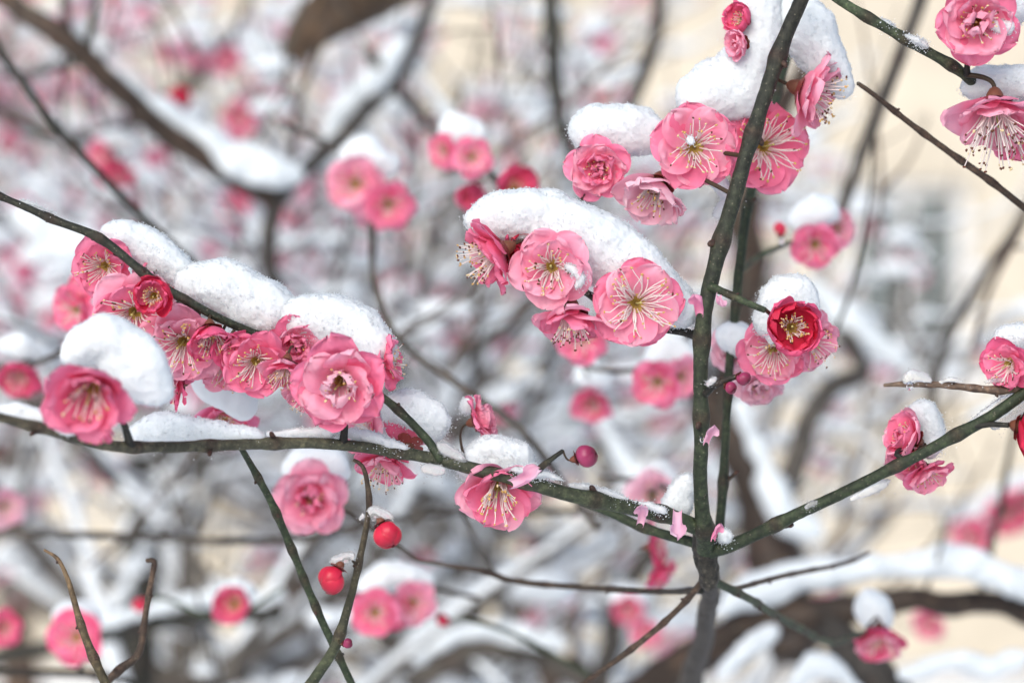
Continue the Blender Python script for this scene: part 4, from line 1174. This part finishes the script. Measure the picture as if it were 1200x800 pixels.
BL(336, 424, .708, 58, (-.15, -.85, .45), 'hang', ('pink', 'rose'), label='small drooping blossom with a fringe of golden tipped stamens', seed=37, stal=(50, 44, 11.5), dark=.15)
BL(186, 322, .734, 66, (.2, -.3, .9), 'open', ('pink', 'rose'), seed=70, stal=(36, 56, 9.5))
BL(194, 424, .732, 74, (-.2, -.45, .85), 'open', ('rose', 'pink'), seed=71, stal=(40, 58, 10))
BL(274, 402, .716, 54, (.35, -.55, .7), 'cup', ('deep', 'rose'), seed=72, stal=(26, 30, 8))
BL(268, 424, .73, 66, (.0, -.5, .8), 'open', ('pink', 'pink'), seed=73, stal=(40, 56, 10))
BL(346, 402, .722, 66, (.1, -.25, .95), 'double', ('rose', 'pink', 'rose'), seed=74)
BL(362, 456, .715, 52, (-.2, -.8, .5), 'hang', ('pink', 'pink'), seed=75, stal=(40, 40, 11))
BL(400, 444, .700, 104, (-.06, -.34, .92), 'semi', ('rose', 'pink', 'pale'), label='largest pink double blossom with pale folded inner petals', seed=38, stal=(26, 34, 7))
BL(448, 424, .720, 62, (.92, .10, .25), 'open', ('rose', 'rose'), label='pink blossom seen edge on behind the largest double one', seed=39)
BL(108, 452, .640, 98, (-.08, -.50, .86), 'bell', ('rose', 'rose'), False, label='softly blurred bell shaped blossom nearest the camera on the low branch', seed=40, stal=(34, 24, 10))
BL(112, 492, .645, 46, (.0, -.9, .4), 'bell', ('rose', 'rose'), False, seed=41)
BL(262, 486, .775, 74, (.10, -.70, .6), 'open', ('rose', 'rose'), False, seed=42)
BL(366, 582, .84, 82, (-.05, -.14, .98), 'semi', ('pink', 'pink', 'rose'), False, label='soft round double blossom hanging below the long branch', seed=43)
# --- along the long branch
BL(478, 521, .728, 64, (.1, .62, -.55), 'cup', ('deep', 'rose'), label='crimson blossom seen from behind with its brown sepals', seed=44)
BL(452, 534, .735, 66, (-.1, -.85, .45), 'hang', ('rose', 'pink'), seed=45, stal=(40, 42, 12), dark=.6)
BL(432, 505, .745, 58, (-.6, .2, .6), 'open', ('pink', 'pink'), False, seed=46)
BL(556, 494, .742, 60, (.75, .25, .15), 'double', ('rose', 'pink'), label='pink blossom turned away on a short stalk above the long branch', seed=47)
BL(584, 566, .728, 88, (.02, -.58, .80), 'hang', ('pink', 'rose'), label='pink blossom hanging under the long branch, stamens bundled straight down', seed=48, stal=(50, 30, 11), dark=.1)
BL(676, 537, .712, 24, (.9, .25, .2), 'bud', 'plum', label='closed purple bud with pale sepals at a shoot tip', seed=49)
BL(697, 188, .76, 20, (-.6, .3, .6), 'cup', 'rose', False, seed=50, stamens=False) if False else None
for x, y, d, s in ((866, 441, .714, 15), (852, 452, .714, 13)):
    BL(x, y, d, s, (.6, -.3, .6), 'bud', 'plum', name='leaf_bud', label='tiny brown dormant bud')

# --- other sharp twigs
tr = Thing('plum_branch', P(1145, 100, .73), 'bright green branch crossing the top corner with crumbs of ice and two snowy blossoms', 'branch')
wood(tr, 'stem', [(960, -20, .72, 10), (985, 3, .72, 11), (1060, 46, .72, 12), (1120, 80, .722, 12), (1148, 101, .73, 12), (1190, 125, .75, 12), (1240, 150, .77, 12)], GREEN * 1.6, DARK * 1.2, 20, 0.02, step=0.0012, ns=16)
wood(tr, 'side_shoot', [(1132, 88, .722, 9), (1133, 74, .718, 6), (1134, 60, .716, 6)], DARK, DARK, 21, 0)
blossom(tr, 1143, 24, .712, 92, (-.05, -.30, .94), 'semi', ('rose', 'pink', 'pink'), label='double pink blossom filled with wet snow on a dark stalk', seed=60, stal=(24, 50, 7.5))
blossom(tr, 1166, 120, .716, 104, (-.04, -.90, .38), 'hang', ('pink', 'pink'), label='downturned pink blossom with a skirt of dark tipped stamens', seed=61, stal=(60, 44, 14.5), dark=.8)
blossom(tr, 1192, 150, .728, 70, (.3, -.8, .4), 'hang', ('rose', 'rose'), seed=62, stal=(30, 40, 11), dark=.6)
bt = Thing('plum_twig', P(1200, 245, .755), 'bare brown twig slanting across the cream wall, pointed at its top', 'twig')
wood(bt, 'stem', [(1005, 98, .75, 5), (1030, 116, .75, 6), (1080, 155, .752, 7), (1150, 205, .755, 8), (1205, 247, .757, 8), (1260, 290, .76, 9)], BROWN * .75, BROWN * .7, 22, 0.016, step=.0014)
kt = Thing('plum_twig', P(1200, 457, .72), 'knobbly light brown twig with a water drop and a snowy red blossom', 'twig')
wood(kt, 'stem', [(1036, 451, .722, 4), (1065, 449, .721, 7), (1110, 451, .72, 7), (1165, 457, .718, 9), (1185, 456, .717, 10), (1240, 450, .716, 10)], np.array([.22, .155, .11]), BROWN, 23, 0.009, step=.001)
blossom(kt, 1184, 424, .716, 62, (-.55, -.3, .7), 'open', ('deep', 'rose'), label='red pink blossom drooping from the knobbly twig under snow', seed=63, stal=(30, 46, 11), dark=.7)
blossom(kt, 1196, 432, .72, 40, (.5, -.4, .7), 'cup', ('deep', 'deep'), seed=64)
bb = Thing('plum_twig', P(366, 800, .72), 'curved green twig carrying two round crimson buds', 'twig')
wood(bb, 'stem', [(414, 539, .716, 4), (424, 546, .716, 5), (430, 565, .717, 6), (432, 600, .718, 7), (421, 660, .72, 8), (408, 712, .72, 10), (392, 760, .72, 12), (366, 802, .722, 13), (340, 850, .724, 14)], BROWN * .8, GREEN * 1.5, 24, 0.016, step=.0012)
blossom(bb, 448, 614, .713, 30, (.45, -.85, .25), 'bud', 'budred', label='upper of the two round crimson buds, under clear ice', seed=65)
blossom(bb, 396, 666, .713, 30, (-.5, -.85, .25), 'bud', 'budred', label='lower of the two round crimson buds, under clear ice', seed=66)
blossom(bb, 403, 754, .715, 11, (.8, .2, .4), 'bud', 'plum', name='leaf_bud', label='tiny brown dormant bud')
gt = Thing('plum_twig', P(410, 800, .735), 'plain green twig dropping behind the bud twig', 'twig')
wood(gt, 'stem', [(282, 524, .715, 7), (300, 555, .722, 8), (322, 595, .728, 9), (345, 650, .734, 9), (375, 722, .74, 9), (412, 802, .745, 9), (435, 850, .75, 9)], GREEN * 1.1, GREEN * 1.2, 25, 0.014, step=.0014)
pt = Thing('plum_twig', P(124, 800, .715), 'broken shoot, withered brown tip above a dark green foot', 'twig')
wood(pt, 'stem', [(52, 644, .722, 3), (68, 655, .72, 4), (80, 680, .718, 6), (93, 725, .716, 8), (108, 765, .715, 10), (126, 805, .714, 11), (145, 850, .713, 11)], np.array([.2, .13, .07]), GREEN * .75, 26, 0.016, step=.0012)
qt = Thing('plum_twig', P(130, 800, .76), 'leaning reddish brown dry twig with a hooked top', 'twig')
wood(qt, 'stem', [(171, 657, .765, 5), (180, 658, .765, 6), (177, 680, .764, 7), (170, 720, .762, 7), (162, 765, .76, 9), (140, 785, .758, 9), (118, 808, .755, 10), (90, 850, .75, 10)], BROWN * .95, BROWN * .8, 27, 0.012, step=.0014)

# ------------------------------------------------------------------ snow on the sharp branches
snow([(564, 262, 17, 2), (590, 254, 24, 4), (620, 252, 29, 4), (655, 262, 34, 6), (690, 282, 38, 6), (725, 303, 37, 8), (757, 328, 32, 10), (785, 350, 25, 12), (804, 373, 16, 12)], .722,
     'longest snow slab sloping down over the central blossom cluster', ng=2600)
snow([(690, 158, 22, 6), (712, 152, 28, 8), (742, 150, 27, 10), (768, 158, 20, 12)], .747, 'domed snow cap above the double rosette', ng=700)
snow([(812, 112, 20, 8), (838, 108, 36, 12), (868, 104, 34, 12), (882, 70, 26, 10), (890, 25, 26, 10), (893, -20, 26, 10)], .744, 'tall snow mass heaped along the upright stem above the broad blossom', ng=900)
snow([(925, 10, 24, 12), (945, 30, 30, 12), (960, 55, 27, 12), (978, 85, 20, 8), (990, 104, 12, 4)], .747, 'steep snow wedge over the profile blossom beside the stem', ng=700)
snow([(842, 250, 8), (858, 236, 10), (838, 208, 12, 8)], .755, 'scrap of snow in the angle of the upright stem', ng=200)
snow([(900, 380, 18, 10), (912, 352, 24, 10), (930, 344, 22, 10), (950, 362, 16, 12), (905, 400, 12, 8)], .733, 'peaked snow cap on the cup shaped crimson blossom', ng=800)
snow([(850, 392, 14), (868, 396, 18), (862, 412, 12)], .785, 'low snow cap on the soft pale blossom behind the stem', False)
snow([(1076, 482, 12, 6), (1086, 490, 17, 8), (1094, 512, 15, 8), (1090, 532, 11, 6)], .738, 'snow plug packed inside the side view blossom', ng=600)
snow([(1024, 702, 15), (1022, 718, 19), (1034, 722, 12)], .945, 'tall snow cone on the blurred red bell blossom', False)
snow([(1140, 104, 12, 10), (1160, 95, 18, 12), (1185, 95, 20, 12), (1215, 100, 20, 10)], .727, 'smooth snow cushion on the downturned blossom in the top corner', ng=700)
snow([(1150, 8, 14, 6), (1172, 8, 22, 8), (1195, 2, 24, 8)], .721, 'wet snow lying in the double blossom at the top edge', ng=700)
snow([(1172, 404, 12, 8), (1186, 396, 15, 8), (1205, 394, 16, 8)], .722, 'snow cap on the drooping red pink blossom of the knobbly twig', ng=500)
snow([(124, 278, 14, 8), (145, 276, 20, 10), (170, 288, 24, 10), (192, 305, 20, 10), (212, 322, 17, 8), (232, 335, 12, 8)], .728, 'uppermost snow cap on the arching twig, over the streaked blossom', ng=800)
snow([(218, 332, 14, 6), (240, 336, 24, 7), (268, 342, 31, 8), (298, 356, 32, 9), (322, 368, 26, 10), (345, 385, 20, 10)], .725, 'middle snow mound on the arching twig', ng=1400)
snow([(338, 380, 21, 8), (360, 376, 29, 9), (390, 380, 36, 10), (418, 392, 33, 8), (436, 404, 22, -6), (446, 420, 12, -10)], .724, 'biggest rounded snow mound, over the largest double blossom', ng=1700)
snow([(78, 420, 12, 10), (98, 400, 19, 10), (122, 390, 23, 12), (150, 408, 25, 14), (170, 432, 25, 12), (190, 460, 15, 12), (160, 455, 18, 14), (135, 428, 24, 16)], .655, 'blurred peaked snow hood over the bell shaped blossom', ng=300, vox=2.4)
snow([(228, 436, 16, 8), (250, 440, 22, 8), (270, 458, 23, 8), (284, 478, 15, 8)], .762, 'snow hood behind the arching twig, over rose petals', False)
snow([(345, 545, 17), (366, 545, 20), (390, 548, 17), (372, 555, 22)], .855, 'snow cap on the soft round double blossom', False)
snow([(462, 478, 14, 8), (478, 478, 22, 10), (494, 490, 25, 10), (508, 506, 15, 8)], .728, 'snow mound over the crimson blossom seen from behind', ng=900)
snow([(546, 478, 9, 8), (552, 470, 8, 8)], .748, 'small snow cap on the blossom turned away', ng=200)
snow([(548, 545, 16, 6), (572, 534, 24, 8), (598, 537, 24, 8), (614, 552, 14, 4)], .731, 'snow cap pressed over the blossom hanging under the long branch', ng=900)
snow([(425, 490, 12, 8), (442, 500, 14, 8), (420, 512, 13, 8)], .745, 'loose snow scrap beside the stub on the long branch', ng=300)
snow([(797, 580, 16, 4), (806, 566, 12, 4), (786, 594, 11, 2), (800, 596, 10, 2)], .742, 'icy snow wedge in the crotch of the branch fork', ng=500)
snow([(846, 626, 9), (852, 631, 7)], .742, 'snow pellet on the lower side of the branch fork', ng=120)

# snow lying along the twigs
snow([(-10, 476, 10), (30, 486, 12), (60, 492, 11), (84, 506, 8)], .655, 'blurred snow roll along the low branch below the frame edge blossom', ng=120, vox=2.4)
snow([(158, 510, 10), (185, 499, 18), (215, 504, 18), (245, 508, 15), (280, 510, 12), (310, 514, 7)], .702, 'thick snow roll on the long branch under the bell blossom', ng=700)
snow([(315, 509, 6), (340, 508, 8), (365, 507, 8), (388, 506, 9)], .712, 'low granular snow strip before the dark stub', ng=300)
snow([(392, 500, 9, 6), (398, 492, 8, 6)], .716, 'snow crumb leaning on the dark stub', ng=150)
snow([(412, 508, 8), (440, 514, 9), (462, 522, 7), (480, 526, 4)], .716, 'granular snow strip after the dark stub', ng=300)
ice = lambda *a, **k: snow(*a, **{**dict(name='ice_crust', mat='ice', cat='ice', vox=1.5), **k})
ice([(505, 526, 6), (520, 524, 9), (534, 533, 7), (545, 540, 4)], .718, 'lump of clear ice where the arching twig meets the long branch', ng=250)
ice([(496, 548, 5), (508, 550, 7), (518, 551, 5)], .716, 'ice bead hanging under the long branch', ng=40)
snow([(600, 548, 5), (625, 552, 8), (640, 555, 6), (660, 563, 3)], .718, 'icy crumbs round the bud shoot on the long branch', ng=350)
snow([(668, 568, 4), (690, 573, 6), (712, 578, 6), (735, 584, 5), (760, 592, 5), (778, 598, 6)], .728, 'thin crystalline snow strip near the branch fork', ng=500)
snow([(26, 236, 2.5), (40, 240, 3.2), (60, 248, 3), (78, 256, 2)], .712, 'faint frost line on the arching twig near its upper end', ng=160)
ice([(1118, 508, 4, 6), (1150, 490, 8, 6), (1175, 470, 8, 6), (1196, 462, 6, 6)], .722, 'wet ice sheet along the upper edge of the slanting branch', ng=200)
ice([(1165, 500, 6, 6), (1185, 486, 9, 6), (1205, 470, 9, 4)], .724, 'wet ice sheet below the slanting branch beside crimson petals', ng=120)
ice([(998, 584, 3, 2), (1015, 577, 6, 2), (1032, 568, 7, 2), (1044, 562, 3, 2)], .729, 'ragged ice fringe under the slanting branch', ng=80)
ice([(944, 594, 3), (952, 590, 4), (960, 588, 3)], .733, 'single ice bead on the slanting branch', ng=40)
snow([(1026, 22, 2.5), (1040, 28, 4), (1052, 36, 2.5)], .72, 'first line of ice crumbs on the bright green branch', ng=160)
snow([(1062, 42, 3), (1075, 48, 6), (1086, 54, 4)], .718, 'ice crumbs round the dark knot of the bright green branch', ng=200)
ice([(433, 598, 3), (440, 599, 6), (447, 603, 7), (456, 607, 5)], .714, 'clear ice cap on the upper crimson bud', ng=60)
ice([(391, 656, 5), (402, 654, 7), (412, 650, 6)], .714, 'clear ice cap on the lower crimson bud', ng=60)
ice([(421, 609, 3), (425, 604, 4)], .714, 'ice sliver on the twig beside the upper crimson bud', ng=10)
ice([(1060, 447, 4), (1069, 439, 8), (1082, 443, 6), (1092, 446, 3)], .719, 'clear frozen drop straddling the knobbly twig', ng=40)
ice([(1102, 447, 2.5), (1115, 444, 4), (1128, 447, 2.5)], .718, 'small ice bead in the middle of the knobbly twig', ng=20)
ice([(1155, 448, 3), (1168, 444, 5), (1190, 446, 5), (1205, 444, 4)], .716, 'ice skin on the knobbly twig beneath the red pink blossom', ng=100)
ice([(830, 450, 3, 2), (838, 444, 4, 2)], .716, 'ice fleck on the short shoot with dark buds', ng=40)
snow([(808, 163, 5), (811, 167, 4.5)], .716, 'round snow pellet on the broad pink blossom beside its heart', ng=30, vox=1.0)
snow([(664, 312, 3), (672, 316, 5), (682, 326, 5), (676, 336, 4)], .706, 'snow crumbs sprinkled on the blossom with curled petals', ng=220, vox=1.2)
snow([(1163, 30, 5), (1176, 34, 7), (1186, 30, 6)], .708, 'wet snow crumbs in the heart of the double blossom', ng=150, vox=1.4)
for x, y, d, r, lab in ((1066, 452, .718, 4.5, 'water drop hanging from the knobbly twig'), (823, 515, .722, 3.2, 'water drop on the side of the upright stem'), (916, 283, .845, 3.6, 'water drop under the tiny red bud')):
    mb = MB(); ball(mb, P(x, y, d), np.array([r, r, r * 1.2]) * S * d, 0, None, 11, 14)
    solo('water_drop', mb, M['water'], lab, 'water drop')

# fallen petals stuck to the wet wood
def fallen(px, py, d, size, f, spin, pal, label):
    R = np.random.default_rng(int(px))
    v, fc, c = petal(0.011, 0.0062, 5, 75, 0.8, 0, 4, 0, -0.005, R, PAL[pal], 13, 13, 0.9, claw=0.35)
    mb = MB()
    m_ = np.array(axis_matrix((f[0], -f[2], f[1]), spin))
    k = size * 1.15 * S * d / 0.0115
    c = c * np.array([0.92, 0.92, 1.0])
    mb.add((v * k) @ m_.T + P(px, py, d), fc, 0, np.clip(c, 0, 1))
    solo('fallen_petal', mb, M['petal'], label, 'petal')
fallen(620, 566, .708, 38, (.1, .6, .75), .1, 'pale', 'lilac pink petal stuck across the long branch')
fallen(757, 600, .724, 28, (-.3, .2, .9), 1.2, 'pale', 'pale petal folded over the branch near the fork')
fallen(791, 616, .722, 34, (.1, -.2, .95), 4.6, 'pale', 'translucent petal hanging at the branch fork')
fallen(823, 352, .708, 30, (-.5, .0, .85), 1.4, 'pink', 'small pink petal wrapped on the upright stem')
fallen(838, 356, .709, 22, (.6, .1, .75), 4.2, 'pale', 'wet petal clinging beside the side shoot on the stem')
fallen(828, 505, .710, 26, (.4, .0, .9), 1.5, 'pale', 'thin glassy petal sliding down the upright stem')
fallen(835, 620, .726, 22, (.5, .1, .8), 1.5, 'pink', 'tiny pink petal beside the snow pellet at the fork')
